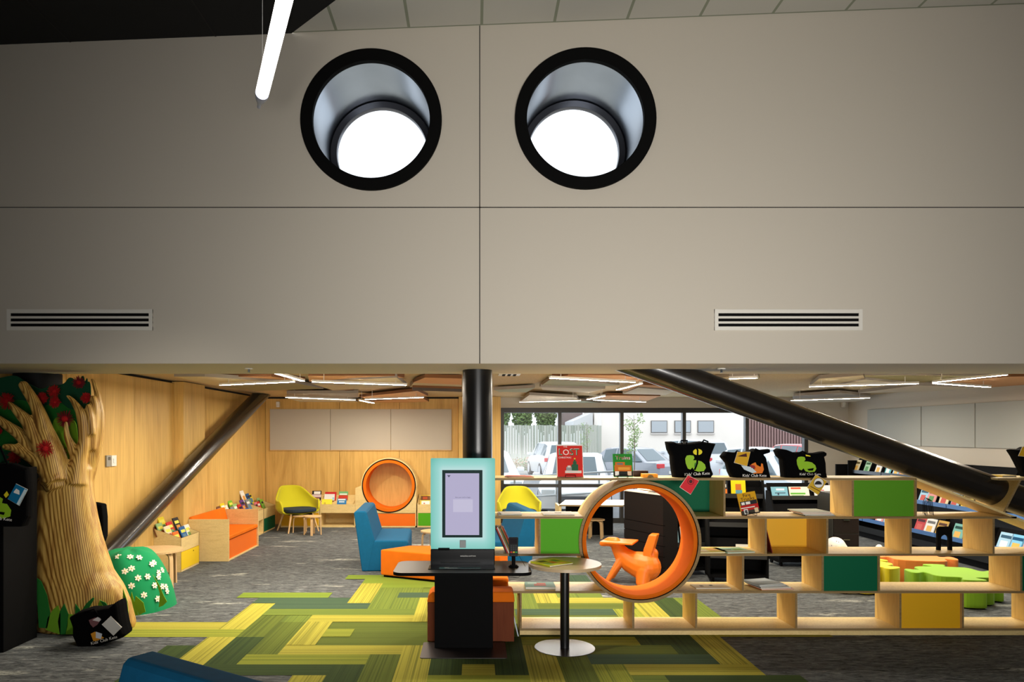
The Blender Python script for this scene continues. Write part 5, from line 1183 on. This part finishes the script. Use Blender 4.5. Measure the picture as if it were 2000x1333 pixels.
# ------------------------------------------------------------------ dog shaped seats
def dog(name, label, base, rz, m, sc=1.0, plate=False):
    r = thing(name, base, rz, label, 'childrens seat'); b = MB()
    def limb(pts, rs, n=14):
        b.path([tuple(c*sc for c in p) for p in pts], [q*sc for q in rs], n); b.ball([c*sc for c in pts[0]], rs[0]*sc*1.0, 14, 10); b.ball([c*sc for c in pts[-1]], rs[-1]*sc*1.0, 14, 10)
    if plate:
        limb([(.14, 0, .185), (.05, 0, .20), (-.05, 0, .235), (-.13, 0, .30), (-.175, 0, .37), (-.20, 0, .42)], [.150, .145, .118, .092, .072, .06])
        limb([(-.20, 0, .42), (-.27, 0, .425), (-.345, 0, .40)], [.06, .052, .032])
        for s_ in (-1, 1):
            limb([(-.12, s_*.05, .25), (-.19, s_*.085, .14), (-.255, s_*.105, .028)], [.05, .036, .028]); limb([(.12, s_*.07, .15), (.11, s_*.10, .03)], [.09, .07], 12)
        limb([(.17, 0, .22), (.20, 0, .33)], [.075, .06])
    else:
        limb([(.16, 0, .24), (.0, 0, .25), (-.12, 0, .28)], [.13, .125, .115]); limb([(-.12, 0, .30), (-.24, 0, .42)], [.10, .135]); limb([(-.24, 0, .41), (-.36, 0, .36)], [.12, .07]); limb([(.24, 0, .28), (.32, 0, .42)], [.035, .045])
        for s_ in (-1, 1):
            limb([(-.12, s_*.07, .2), (-.14, s_*.09, .04)], [.06, .05]); limb([(.16, s_*.07, .2), (.17, s_*.09, .04)], [.065, .052])
    o = b.build('body', m, r, rnd=True); q = o.modifiers.new('join', 'REMESH'); q.mode = 'VOXEL'; q.voxel_size = .009; q.use_smooth_shade = True
    q = o.modifiers.new('soften', 'SMOOTH'); q.factor = .6; q.iterations = 8
    for v in o.data.vertices: v.co.z = max(v.co.z, 0.0)
    if plate:
        b = MB(); b.box(-.37, .02, -.18, .18, .475, .497, m); b.build('writing_board', parent=r, bevel=.006)
        b = MB(); b.prism([(.11, .25), (.25, .25), (.225, .36), (.29, .60), (.195, .60), (.13, .42)], -.09, .09, 'Y', m); b.build('backrest', parent=r, bevel=.014, rnd=True)
    else:
        for s_ in (-1, 1):
            b = MB(); b.ball((-.25*sc, s_*.125*sc, .42*sc), .05*sc, 12, 8, m, (.7, .45, 1.3)); b.build('ear', parent=r, smooth=True)
    return r
dog('dog_chair', 'orange plastic dog-shaped childrens chair with a writing board, seen through the tunnel', (X(1238, 8.6), 8.60, 0), math.radians(-24), M_dogor, 1.12, True)
mw = bpy.data.materials.new('speckled_white'); mw.use_nodes = True; nt = mw.node_tree; bs = nt.nodes['Principled BSDF']
mp = mapped(nt, (1, 1, 1)); vo = nt.nodes.new('ShaderNodeTexVoronoi'); vo.inputs['Scale'].default_value = 26; nt.links.new(mp.outputs[0], vo.inputs['Vector'])
rr = ramp(nt, [(.14, (.02, .02, .02)), (.2, lin((238, 232, 222)))]); nt.links.new(vo.outputs['Distance'], rr.inputs[0]); nt.links.new(rr.outputs[0], bs.inputs['Base Color']); bs.inputs['Roughness'].default_value = .5
dog('dog_chair', 'white dog-shaped childrens seat with black speckles behind the shelving', (X(1668, 8.86), 8.86, 0), math.radians(-6), mw, .92, False)
# ------------------------------------------------------------------ puzzle poufs
def puzzle(label, cx, cy, rz, s, h, m, sides=(1, -1, 1, 1)):
    r = thing('puzzle_pouf', (cx, cy, 0), rz, label, 'pouf', None)
    P = []
    for k in range(4):
        a = k*PI/2; dx_, dy_ = math.cos(a), math.sin(a); nx_, ny_ = math.sin(a), -math.cos(a)
        q = lambda u, v: (dx_*u*s+nx_*v*s, dy_*u*s+ny_*v*s)
        t = sides[k]
        P += [q(-.5, .5)] + ([q(-.13, .5+.02*t), q(-.11, .5+.08*t), q(-.21, .5+.2*t), q(-.17, .5+.3*t), q(.17, .5+.3*t), q(.21, .5+.2*t), q(.11, .5+.08*t), q(.13, .5+.02*t)] if t else [])
    P = blob([(x, y) for x, y in P], 2)
    b = MB(); b.prism(P, .012, h, 'Z', m); b.build('cushion', parent=r, bevel=.02, seg=3, rnd=True)
    b = MB(); b.prism([(x*.95, y*.95) for x, y in P], 0, .012, 'Z', M_black); b.build('base', parent=r)
    return r
puzzle('lime green jigsaw-shaped pouf, nearest of the three behind the shelving', 5.16, 7.74, math.radians(-8), .58, .30, M_lime_f, (1, 1, 1, 1))
puzzle('yellow jigsaw-shaped pouf left of the lime green one', 4.42, 8.26, math.radians(30), .54, .31, M_yel_f, (1, 1, 0, 1))
puzzle('orange jigsaw-shaped pouf, farthest of the three behind the shelving', 5.28, 8.62, math.radians(-14), .56, .31, M_or_f, (0, 1, 1, 1))
# ------------------------------------------------------------------ blue shelving along the right side wall
XS = 6.62
r = thing('wall_book_display', (0, 0, 0), 0, 'long black display shelving with blue front edges along the right side wall', 'book display')
Yn, Yf = 7.4, 13.2
for z_, x_ in ((.33, XS), (.75, XS+.16), (1.10, XS+.32)):
    nb = 6; Ls = (Yf-Yn)/nb
    for i in range(nb):
        b = MB(); y0_ = Yn+Ls*i+.01; y1_ = Yn+Ls*(i+1)-.01
        b.box(x_-.012, x_, y0_, y1_, z_-.03, z_+.03, M_bluem if z_ < 1 else M_blackm); b.box(x_, x_+.2, y0_, y1_, z_-.01, z_, M_blackm); b.build('tray', parent=r)
        b = MB(); b.prism([(x_+.10, z_), (x_+.12, z_), (x_+.22, z_+.24), (x_+.20, z_+.24)], y0_, y1_, 'Y', M_black); b.build('sloping_back', parent=r)
        b = MB(); b.prism([(x_, z_-.02), (x_+.21, z_-.02), (x_+.23, z_+.24), (x_+.14, z_+.235)], y1_-.0, y1_+.018, 'Y', M_black); b.build('divider', parent=r)
b = MB(); b.box(XS+.05, XR-.02, Yn, Yf, .10, .2, M_blackm); b.box(XS+.1, XR-.02, Yn, Yf, .0, .10, M_black); b.build('base', parent=r)
b = MB(); b.box(XR-.06, XR-.004, Yn, Yf, .2, 1.30, mat('graphite_back', (60, 62, 66), .6)); b.build('back_panel', parent=r)
b = MB(); b.box(XR-.6, XR-.06, Yf, Yf+.02, 0, 1.30, M_black); b.build('end_panel', parent=r)
rc = [('cream', (226, 214, 176)), ('pale green', (170, 206, 170)), ('white', (230, 230, 228)), ('turquoise', (90, 186, 196)), ('pale blue', (160, 200, 226)), ('pink', (220, 150, 150)), ('red', (190, 60, 60)), ('yellow', (224, 200, 80)), ('sea green', (120, 180, 170)), ('navy', (40, 70, 120)), ('mustard', (200, 160, 70)), ('sky blue', (120, 190, 230))]
tn = {0: 'lowest', 1: 'middle', 2: 'top'}
def rbook(ti, y, ci, h=.22, w=.17, ex=''):
    z_, x_ = ((.33, XS), (.75, XS+.16), (1.10, XS+.32))[ti]; nm, c_ = rc[ci]
    px = VX+(x_)*F/y
    a_ = [(.1, .66, .9, .84, tuple(max(0, v-120) for v in c_)), (.2, .12, .75, .5, random.choice([(226, 180, 90), (90, 150, 90), (200, 90, 80), (240, 240, 236)]))]
    book('%s book%s of the %s tray, right wall shelving' % (nm, ex.replace(' at the far end', ', first at the far end').replace(' second', ', second').replace(' third', ', third').replace(' fourth', ', fourth').replace(' fifth', ', fifth').replace(' sixth', ', sixth').replace(' seventh', ', seventh').replace(' eighth', ', eighth').replace(' nearest the viewer', ', nearest the shelving opening'), tn[ti]), (x_+.03, y, z_+.002), w, h, .01, c_, a_, rot=(math.radians(-20), 0, -PI/2), group='picture books on the right wall shelving, %s tray' % tn[ti])
ords = [' at the far end', ' second from the far end', ' third from the far end', ' fourth from the far end', ' fifth from the far end', ' sixth from the far end', ' seventh from the far end', ' eighth from the far end', ' nearest the viewer', ' at the near end']
for i, (ci, px) in enumerate(((0, 1667), (1, 1687), (2, 1709), (3, 1728), (4, 1744), (5, 1757))): rbook(2, (XS+.32)*F/(px-VX), ci, ex=ords[i])
for i, (ci, px) in enumerate(((4, 1796), (5, 1812), (0, 1836), (4, 1857), (7, 1880), (10, 1905))): rbook(1, (XS+.16)*F/(px-VX), ci, ex=ords[i], w=.2)
for i, (ci, px) in enumerate(((5, 1712), (4, 1728), (6, 1789), (2, 1808), (10, 1830), (8, 1862), (4, 1952), (11, 1975), (5, 1998))): rbook(0, XS*F/(px-VX), ci, ex=ords[i], w=.22)
b = MB(); b.box(-.02, 0, -.06, .06, -.05, .05, M_black); o = b.build('wall_socket', bevel=.004); o.location = (XR-.001, XR*F/(1914-VX), Z(922, 10.5)); tag(o, 'small black wall box on the right side wall below the pinboards', 'wall box')
b = MB(); b.box(-.15, .15, -.02, .02, -.10, .12, M_black); o = b.build('monitor', bevel=.005); o.location = (X(1645, 13.5), 13.45, 1.10); tag(o, 'small black screen at the far end of the right wall shelving', 'monitor')
b = MB(); b.box(-.02, .02, -.02, .02, -.99, -.10, M_black); b.box(-.12, .12, -.1, .1, -1.1, -1.085, M_black); b.box(-.02, .02, -.02, .02, -1.09, -.9, M_black); so = b.build('stand', parent=o)
# ------------------------------------------------------------------ ceiling: baffles, LED strips, sprinklers
def CP(px, py, z): y = (z-HC)*F/(VY-py); return (X(px, y), y)
bc = {'p': (218, 164, 112), 'b': (206, 190, 152), 's': (176, 184, 160), 'w': (222, 214, 196), 'o': (150, 142, 96), 'd': (60, 42, 28), 'g': (150, 140, 128)}
bm_ = {k: mat('baffle_'+k, v, .9) for k, v in bc.items()}
nmz = {'p': 'peach', 'b': 'beige', 's': 'sage green', 'w': 'off-white', 'o': 'olive', 'd': 'dark brown', 'g': 'grey'}
BF = [('b', 2.41, [(340, 736), (430, 756), (560, 748), (400, 736)], 'above the left strut'), ('p', 2.44, [(415, 736), (560, 748), (596, 744), (530, 736)], 'above the left light strips'),
 ('p', 2.42, [(604, 746), (790, 738), (770, 734.5), (602, 734.5)], 'left of the column, nearest the wall edge'), ('b', 2.40, [(612, 749), (794, 754), (775, 738), (690, 742)], 'left of the column beside a light strip'),
 ('o', 2.40, [(432, 756), (578, 749), (632, 760), (500, 764)], 'behind the left light strips'), ('b', 2.41, [(608, 750), (792, 756), (650, 763)], 'in the middle left of the ceiling'),
 ('g', 2.40, [(560, 775), (560, 769), (700, 768), (700, 777), (660, 778)], 'in front of the pinboard'), ('w', 2.39, [(562, 779), (694, 783), (706, 789), (596, 788)], 'over the pinboard, left side'),
 ('p', 2.40, [(702, 776), (815, 764), (836, 774), (724, 781)], 'over the pinboard, middle'), ('p', 2.38, [(722, 784), (826, 778.5), (838, 785), (746, 789)], 'over the pinboard, right side'),
 ('d', 2.44, [(596, 769), (690, 762), (692, 768), (600, 771)], 'between the left clusters'), ('b', 2.43, [(800, 757), (902, 756), (902, 747), (812, 744)], 'just left of the column'), ('p', 2.42, [(806, 748), (902, 752), (902, 740), (830, 738)], 'beside the column, close to the wall edge'),
 ('d', 2.40, [(805, 763), (902, 766), (902, 760), (806, 757)], 'left of the column, thin and dark'),
 ('s', 2.42, [(964, 762), (1045, 758), (1028, 767), (975, 766)], 'just right of the column'), ('s', 2.43, [(1074, 742), (1210, 752), (1150, 758), (1054, 756)], 'right of the column beside a light strip'), ('w', 2.40, [(1056, 757), (1182, 760), (1150, 768), (1060, 762)], 'right of the column, second row'),
 ('p', 2.42, [(1078, 738), (1242, 747), (1265, 742), (1215, 733.5), (1110, 733.5)], 'right of the column, close to the wall edge'), ('w', 2.39, [(1016, 785), (1130, 782), (1126, 777), (1034, 772)], 'over the window, left side'), ('s', 2.38, [(1018, 787), (1140, 784), (1180, 788), (1120, 791)], 'over the window, middle'),
 ('p', 2.41, [(1160, 780), (1185, 773), (1290, 774), (1260, 785)], 'over the window, right side'), ('w', 2.42, [(1216, 770), (1246, 758), (1320, 764), (1300, 772)], 'beside the top of the big strut'), ('p', 2.44, [(1206, 764), (1250, 752), (1330, 756), (1260, 764)], 'under the top of the big strut'),
 ('b', 2.44, [(1380, 742), (1424, 736), (1480, 734), (1484, 740), (1420, 746)], 'above the big strut'), ('b', 2.42, [(1582, 754), (1600, 740), (1686, 733.5), (1690, 742), (1640, 754)], 'right of the big strut'), ('w', 2.40, [(1600, 758), (1790, 752), (1690, 742), (1640, 752)], 'right of the big strut beside a light strip'),
 ('o', 2.43, [(1690, 740), (1800, 748), (1830, 745), (1940, 735), (1688, 733)], 'near the two crossing strips at the right'), ('p', 2.42, [(1832, 748), (1936, 757), (2060, 748), (2060, 735), (1975, 736)], 'at the right edge'), ('w', 2.39, [(1676, 768), (1790, 753), (1925, 758), (1800, 766)], 'in front of the right pinboards'),
 ('g', 2.41, [(1548, 781), (1550, 774), (1640, 768), (1700, 774), (1698, 777)], 'over the far right window'), ('w', 2.39, [(1550, 785), (1698, 780), (1650, 789), (1560, 789)], 'over the far right corner')]
for k_, z_, P, wh in BF:
    z_ += .03; Q = [CP(px, py, z_) for px, py in P]
    b = MB(); b.prism(Q, z_, z_+.045, 'Z', bm_[k_], edge=bm_['g'] if k_ not in 'dp' else mat('baffle_edge_brown', (120, 78, 44), .9)); tag(b.build('ceiling_baffle', rnd=True), '%s angular ceiling baffle %s' % (nmz[k_], wh), 'ceiling baffle', 'angular acoustic ceiling baffles')
LS = [((535, 729), (592, 745), 2.385, 'the short one above the left strut'), ((430, 753), (574, 746.5), 2.375, 'the long one left of the junction near the left strut'), ((609, 746.5), (794, 753), 2.375, 'the long one between the left strut and the column'),
 ((558, 777), (694, 782), 2.36, 'the one over the left half of the pinboard'), ((703, 783), (730, 788), 2.355, 'the very short one over the pinboard'), ((714, 781), (827, 777), 2.36, 'the one over the right half of the pinboard'),
 ((1074, 739), (1240, 747.5), 2.385, 'the long one right of the column'), ((1252, 750), (1206, 762), 2.375, 'the short one left of the top of the big strut'), ((1180, 774), (1148, 781), 2.36, 'the short one over the carpark window'),
 ((1015, 786), (1134, 783), 2.355, 'the one over the left window panes'), ((1160, 782), (1261, 786), 2.355, 'the one over the middle window panes'), ((1424, 740.5), (1480, 739), 2.385, 'the short one above the big strut'),
 ((1580, 756), (1795, 750), 2.37, 'the long one right of the big strut'), ((1824, 747.5), (1966, 732.8), 2.385, 'the nearer arm of the pair at the right'), ((1824, 749.5), (1933, 757), 2.375, 'the farther arm of the pair at the right'), ((1545, 783), (1699, 778), 2.355, 'the one over the far right window')]
for a_, c_, z_, wh in LS:
    p0_ = Vector(CP(*a_, z_)); p1_ = Vector(CP(*c_, z_)); d_ = (p1_-p0_); L_ = d_.length; M_ = Matrix.Translation((p0_.x, p0_.y, z_)) @ Matrix.Rotation(math.atan2(d_.y, d_.x), 4, 'Z')
    r = thing('strip_light', (0, 0, 0), 0, 'ceiling strip light, '+wh, 'strip light', 'linear ceiling strip lights')
    b = MB(); b.box(0, L_, -.022, .022, .012, .024, M_vent, M=M_); b.build('housing', parent=r)
    for f_ in (.12, .88): b = MB(); b.box(L_*f_-.003, L_*f_+.003, -.003, .003, .024, ZC-z_, M_vent, M=M_); b.build('hanger', parent=r)
    b = MB(); b.box(.005, L_-.005, -.02, .02, .0, .0115, M_vent, M=M_); b.face([tuple(M_ @ Vector(q)) for q in ((.005, .02, -.001), (L_-.005, .02, -.001), (L_-.005, -.02, -.001), (.005, -.02, -.001))], M_led); b.build('diffuser', parent=r)
for xa_, xb__, wh in ((.5, 2.1, 'hidden behind the wall edge right of the column'), (-2.7, -1.1, 'hidden behind the wall edge left of the column')):  # two unseen extra strips, added to brighten the column, strut and shelf tops
    r = thing('strip_light', (0, 0, 0), 0, 'added linear strip light '+wh, 'strip light', 'linear ceiling strip lights')
    b = MB(); b.box(xa_, xb__, 7.02, 7.08, 2.442, 2.519, M_vent); b.build('housing', parent=r)
    b = MB(); b.box(xa_+.005, xb__-.005, 7.026, 7.074, 2.43, 2.4415, M_vent); b.face([(xa_+.005, 7.07, 2.429), (xb__-.005, 7.07, 2.429), (xb__-.005, 7.03, 2.429), (xa_+.005, 7.03, 2.429)], M_led); b.build('diffuser', parent=r)
for px, py, z_, nm in ((486, 721, ZS, 'small ceiling sprinkler under the wall edge at the left'), (1409, 719, ZS, 'small ceiling sprinkler under the wall edge above the big strut')):
    y = 6.3; b = MB(); b.tube((0, 0, 0), (0, 0, -.008), .036, n=20, m=M_vent); b.tube((0, 0, -.008), (0, 0, -.035), .009, n=10, m=M_chrome); b.tube((0, 0, -.033), (0, 0, -.037), .014, n=10, m=M_chrome)
    o = b.build('sprinkler'); o.location = (X(px, 6.35), 6.35, z_-.0005); tag(o, nm, 'sprinkler')
r = thing('ceiling_vent', (0, 0, 0), 0, 'small slotted ceiling vent just right of the column', 'vent')
x_, y_ = CP(994, 733.5, 2.50); 
b = MB(); b.box(x_-.13, x_+.13, y_-.25, y_+.05, 2.495, 2.515, M_vent); b.build('frame', parent=r)
for i in range(3): b = MB(); b.box(x_-.085+.065*i, x_-.05+.065*i, y_-.22, y_+.02, 2.49, 2.4955, M_black); b.build('slot', parent=r)
# ------------------------------------------------------------------ outside: carpark
b = MB(); b.face([(-30, 14.52, -.14), (60, 14.52, -.14), (60, 70, -.14), (-30, 70, -.14)], mat('asphalt', (128, 130, 132), .9, var=.1, vscale=1.5)); struct(b.build('ground_outside'))
b = MB(); b.box(X(1172, 40), X(1462, 40), 40, 46, -.14, 6.5, mat('render_white', (240, 232, 222), .85, var=.04, vscale=.6)); hb = b.build('wall'); 
r = thing('building', (0, 0, 0), 0, 'white rendered building with three small windows across the carpark', 'building'); hb.parent = r
for x0, x1 in ((1271, 1303), (1317, 1349), (1362, 1394)):
    b = MB(); b.box(X(x0, 40), X(x1, 40), 39.95, 40.02, Z(846, 40), Z(822, 40), col((120, 116, 112))); f_ = b.build('window_frame', parent=r)
    b = MB(); b.box(X(x0+1.4, 40), X(x1-1.4, 40), 39.93, 39.96, Z(844.6, 40), Z(823.4, 40), col((176, 182, 186))); b.build('window_pane', parent=f_)
    b = MB(); b.box(X(x0-1, 40), X(x1+1, 40), 39.88, 40.0, Z(849, 40), Z(846.5, 40), col((206, 200, 194))); b.build('window_sill', parent=r)
b = MB(); b.tube((X(1171, 39.8), 39.8, -.14), (X(1171, 39.8), 39.8, 6), .09, n=12, m=col((236, 236, 238))); b.build('downpipe', parent=r)
b = MB()
for i in range(46):
    x_ = X(1462, 41)+.16*i; b.box(x_, x_+.09, 40.9, 41, -.14, 2.7, col((150, 120, 116)))
b.box(X(1462, 41), X(1462, 41)+7.5, 41, 41.06, -.14, 2.68, col((120, 96, 94)))
tag(b.build('corrugated_fence'), 'tall brown corrugated fence right of the white building', 'fence')
b = MB(); random.seed(3)
for i in range(70):
    x_ = X(960, 39)+.15*i
    if x_ > X(1172, 39): break
    b.box(x_, x_+.135, 39, 39.03, -.14, 2.26+random.uniform(-.02, .02), random.choice([col((168, 172, 160)), col((156, 162, 148)), col((178, 180, 168))]))
tag(b.build('timber_fence'), 'weathered grey-green timber fence across the carpark', 'fence')
b = MB(); b.prism([(X(1120, 42), Z(823, 42)), (6.9, Z(806, 42)), (6.9, Z(831, 42)), (X(1120, 42), Z(831, 42))], 42, 46, 'Y', col((214, 216, 218))); b.box(X(1100, 46), 6.9, 46, 48, 2, 6, col((130, 116, 112)))
tag(b.build('shed'), 'grey gabled shed wall behind the timber fence', 'building')
mleaf = mat('hedge_leaf', (120, 146, 84), .8, var=.35, vscale=3); 
def leaves(b, c, rad, n, s, m, sc=(1, 1, 1)):
    for _ in range(n):
        v = Vector((random.gauss(0, 1), random.gauss(0, 1), random.gauss(0, 1))).normalized()*(random.random()**.4)*rad
        p = Vector(c)+Vector((v.x*sc[0], v.y*sc[1], v.z*sc[2])); a = Vector((random.uniform(-1, 1), random.uniform(-1, 1), random.uniform(-1, 1))).normalized()*s; d_ = a.orthogonal().normalized()*s*.5
        b.face([p-a, p+d_, p+a, p-d_], m)
for i, (px, nm) in enumerate(((975, 'first leafy tree from the left'), (1020, 'second leafy tree from the left'), (1066, 'third leafy tree from the left'), (1112, 'fourth leafy tree from the left'))):
    r = thing('leafy_tree', (X(px, 50), 50, -.14), 0, nm+' beyond the timber fence', 'tree', 'leafy trees beyond the timber fence')
    b = MB(); b.tube((0, 0, 0), (0, 0, 2.4), .12, n=10, m=col((96, 80, 64))); b.build('trunk', parent=r)
    b = MB(); leaves(b, (0, 0, 3.7), 1.7, 2200, .14, mleaf, (.47, .5, 1.1)); b.build('crown', parent=r)
def sapling(label, px, Y, h, n):
    r = thing('sapling', (X(px, Y), Y, -.14), 0, label, 'tree'); b = MB()
    b.path([(0, 0, 0), (.03, 0, h*.5), (0, 0, h)], [.022, .016, .006], 8, col((120, 106, 90)))
    for i in range(9):
        a = random.uniform(0, 2*PI); z = h*(.45+.06*i); b.path([(0, 0, z), (.28*math.cos(a), .28*math.sin(a), z+.18)], [.008, .003], 6, col((120, 106, 90)))
    b.build('stem', parent=r)
    b = MB()
    for i in range(8): leaves(b, (random.uniform(-.28, .28), random.uniform(-.3, .3), h*(.5+.065*i)), .20, n, .045, mat('sapling_leaf', (132, 158, 96), .8))
    b.build('foliage', parent=r)
sapling('young tree with sparse leaves in front of the white building', 1238, 24, 2.55, 46); sapling('thin young tree in front of the timber fence', 1146, 36, 2.5, 16)
r = thing('planting_strip', (X(1015, 36), 36, -.14), 0, 'strip of dry shrubs at the foot of the timber fence', 'shrubs')
b = MB(); 
for i in range(14): leaves(b, (random.uniform(-1.3, 1.6), random.uniform(-.6, .6), .35), .42, 60, .07, random.choice([col((150, 130, 100)), col((120, 140, 90)), col((170, 140, 124))]))
o = b.build('foliage', parent=r); o['kind'] = 'stuff'
b = MB(); b.box(-1.6, 2.2, -1.0, -.8, 0, .12, col((196, 196, 192))); b.build('kerb', parent=r)
# cars
def car(label, px, Y, rz, rgb, L=4.2, Wd=1.74, H=1.46, kind='hatch', z=-.14, open_=None):
    r = thing('car', (X(px, Y), Y, z), rz, label, 'car')
    m = mat('car_paint_%d_%d_%d' % rgb, rgb, .25, coat=.5); mg = mat('car_glass', (96, 110, 116), .1)
    # stations along the length (x forward): x, z bottom, z belt, z roof, half width belt, half width roof
    hb_ = H*.60
    st = {'hatch': [(-.50, .36, .70, .70, .86, .80), (-.48, .26, hb_, hb_, .97, .90), (-.44, .22, hb_*1.03, H*.93, 1, .72), (-.36, .20, hb_*1.02, H*.99, 1, .76), (-.08, .20, hb_, H, 1, .78), (.06, .20, hb_*.98, H*.97, 1, .76), (.24, .20, hb_*.94, hb_*.95, 1, .88), (.42, .22, .70, .72, .98, .84), (.49, .28, .60, .60, .88, .74)],
          'sedan': [(-.50, .34, .78, .78, .86, .78), (-.47, .26, hb_*1.04, hb_*1.04, .97, .84), (-.34, .22, hb_*1.05, hb_*1.07, 1, .84), (-.20, .20, hb_*1.02, H*.96, 1, .72), (-.04, .20, hb_, H, 1, .76), (.10, .20, hb_*.98, H*.96, 1, .74), (.26, .20, hb_*.94, hb_*.95, 1, .86), (.43, .22, .68, .70, .98, .84), (.49, .28, .58, .58, .88, .74)]}[kind]
    W2 = Wd/2; bdy = MB(); gl = MB(); ring = []
    for x, z0_, zb_, zr_, wb_, wr_ in st:
        x *= L; a = W2*wb_; c = W2*wr_
        ring.append([(x, -a*.94, z0_), (x, -a, (z0_+zb_)/2), (x, -a*.98, zb_), (x, -c, max(zr_-.04, zb_)), (x, -c*.86, zr_), (x, c*.86, zr_), (x, c, max(zr_-.04, zb_)), (x, a*.98, zb_), (x, a, (z0_+zb_)/2), (x, a*.94, z0_)])
    bdy.loft(ring, m); bo = bdy.build('body', parent=r, rnd=True); me = bo.data; me.shade_smooth(); me.set_sharp_from_angle(angle=math.radians(35))
    cen = lambda Q: [sum(q[k_] for q in Q)/4 for k_ in range(3)]
    def inset(Q, f_=.86, out=.006, nrm=None):
        c_ = Vector(cen(Q)); n_ = (Vector(Q[1])-Vector(Q[0])).cross(Vector(Q[2])-Vector(Q[0])).normalized()
        if n_.dot(c_-Vector((0, 0, .8))) < 0: n_ = -n_
        return [tuple(c_+(Vector(q)-c_)*f_+n_*out) for q in Q]
    for i in range(len(st)-1):
        R0, R1 = ring[i], ring[i+1]; h0 = st[i][3]-st[i][2]; h1 = st[i+1][3]-st[i+1][2]
        if h0 > .2 and h1 > .2:
            for a_, c_ in ((2, 3), (6, 7)): gl.face(inset([R0[a_], R1[a_], R1[c_], R0[c_]], .9, .008), mg)
        elif abs(h0-h1) > .2:
            gl.face(inset([R0[4], R0[5], R1[5], R1[4]], .86, .012), mg)
            for a_, c_ in ((2, 3), (6, 7)): gl.face(inset([R0[a_], R1[a_], R1[c_], R0[c_]], .7, .008), mg)
    gl.build('windows', parent=r)
    for sx in (-.31, .30):
        for sy in (-1, 1):
            b = MB(); b.tube((sx*L, sy*(W2-.20), .32), (sx*L, sy*(W2+.005), .32), .32, n=28, m=col((46, 46, 48))); w_ = b.build('wheel', parent=r, smooth=True)
            b = MB(); b.tube((sx*L, sy*(W2-.0), .32), (sx*L, sy*(W2+.015), .32), .21, n=20, m=col((190, 192, 196))); b.build('hubcap', parent=w_, smooth=True)
    for sy in (-1, 1):
        b = MB(); b.box(-.5*L-.004, -.47*L, min(sy*.55*W2, sy*.93*W2), max(sy*.55*W2, sy*.93*W2), .72, .88, col((206, 70, 74))); b.build('tail_light', parent=r, bevel=.02)
        b = MB(); b.box(.455*L, .487*L, min(sy*.50*W2, sy*.86*W2), max(sy*.50*W2, sy*.86*W2), .56, .70, col((210, 218, 224))); b.build('head_light', parent=r, bevel=.02)
        b = MB(); b.box(.10*L, .15*L, min(sy*W2, sy*(W2+.18)), max(sy*W2, sy*(W2+.18)), hb_*1.0, hb_*1.0+.13, m); b.build('mirror', parent=r, bevel=.03)
    b = MB(); b.box(.488*L, .497*L, -.42*W2, .42*W2, .42, .56, col((96, 98, 104))); b.build('grille', parent=r, bevel=.01)
    b = MB(); b.box(-.506*L, -.50*L, -.26, .26, .52, .62, col((220, 220, 214))); b.build('number_plate', parent=r)
    return r
WH = (214, 217, 221)
car('white hatchback seen from behind, parked by the timber fence', 1080, 32, math.radians(96), WH, 4.2, 1.74, 1.55, z=-.10)
car('white car parked nose towards the window, nearest the glass', 1124, 17.6, math.radians(-99), WH, 3.9, 1.66, 1.45)
car('grey sedan parked facing left before the white building', 1222, 27.0, math.radians(128), (150, 154, 162), 4.3, 1.72, 1.45, 'sedan')
car('white tall car parked behind the largest tote bag', 1338, 33.5, math.radians(118), WH, 4.3, 1.8, 1.68)
car('white sedan parked between the middle tote bags', 1462, 26.0, math.radians(126), WH, 4.4, 1.74, 1.46, 'sedan')
car('red hatchback parked by the corrugated fence', 1546, 31, math.radians(100), (190, 60, 66), 4.1, 1.74, 1.5)
car('white car cut off by the left window frame', 946, 20.5, math.radians(-84), WH, 4.2, 1.74, 1.46)
car('silver-blue car parked near the glass behind the slumped tote bags', 1530, 19.5, math.radians(-80), (204, 214, 222), 4.0, 1.7, 1.42)
# railing outside the glass
r = thing('handrail', (0, 0, 0), 0, 'silver metal handrail outside the carpark window', 'railing'); mr = mat('galvanised', (180, 186, 192), .35, metal=.6)
for z0_, z1_ in ((.86, 1.0), (.42, .56)):
    b = MB(); b.tube((X(1000, 15.4), 15.4, z0_), (X(1230, 15.4), 15.4, z1_), .022, n=12, m=mr); b.build('rail', parent=r, smooth=True)
for px in (1005, 1087, 1170): b = MB(); b.tube((X(px, 15.4), 15.4, -.14), (X(px, 15.4), 15.4, .86+.14*(px-1000)/230), .022, n=12, m=mr); b.build('post', parent=r, smooth=True)
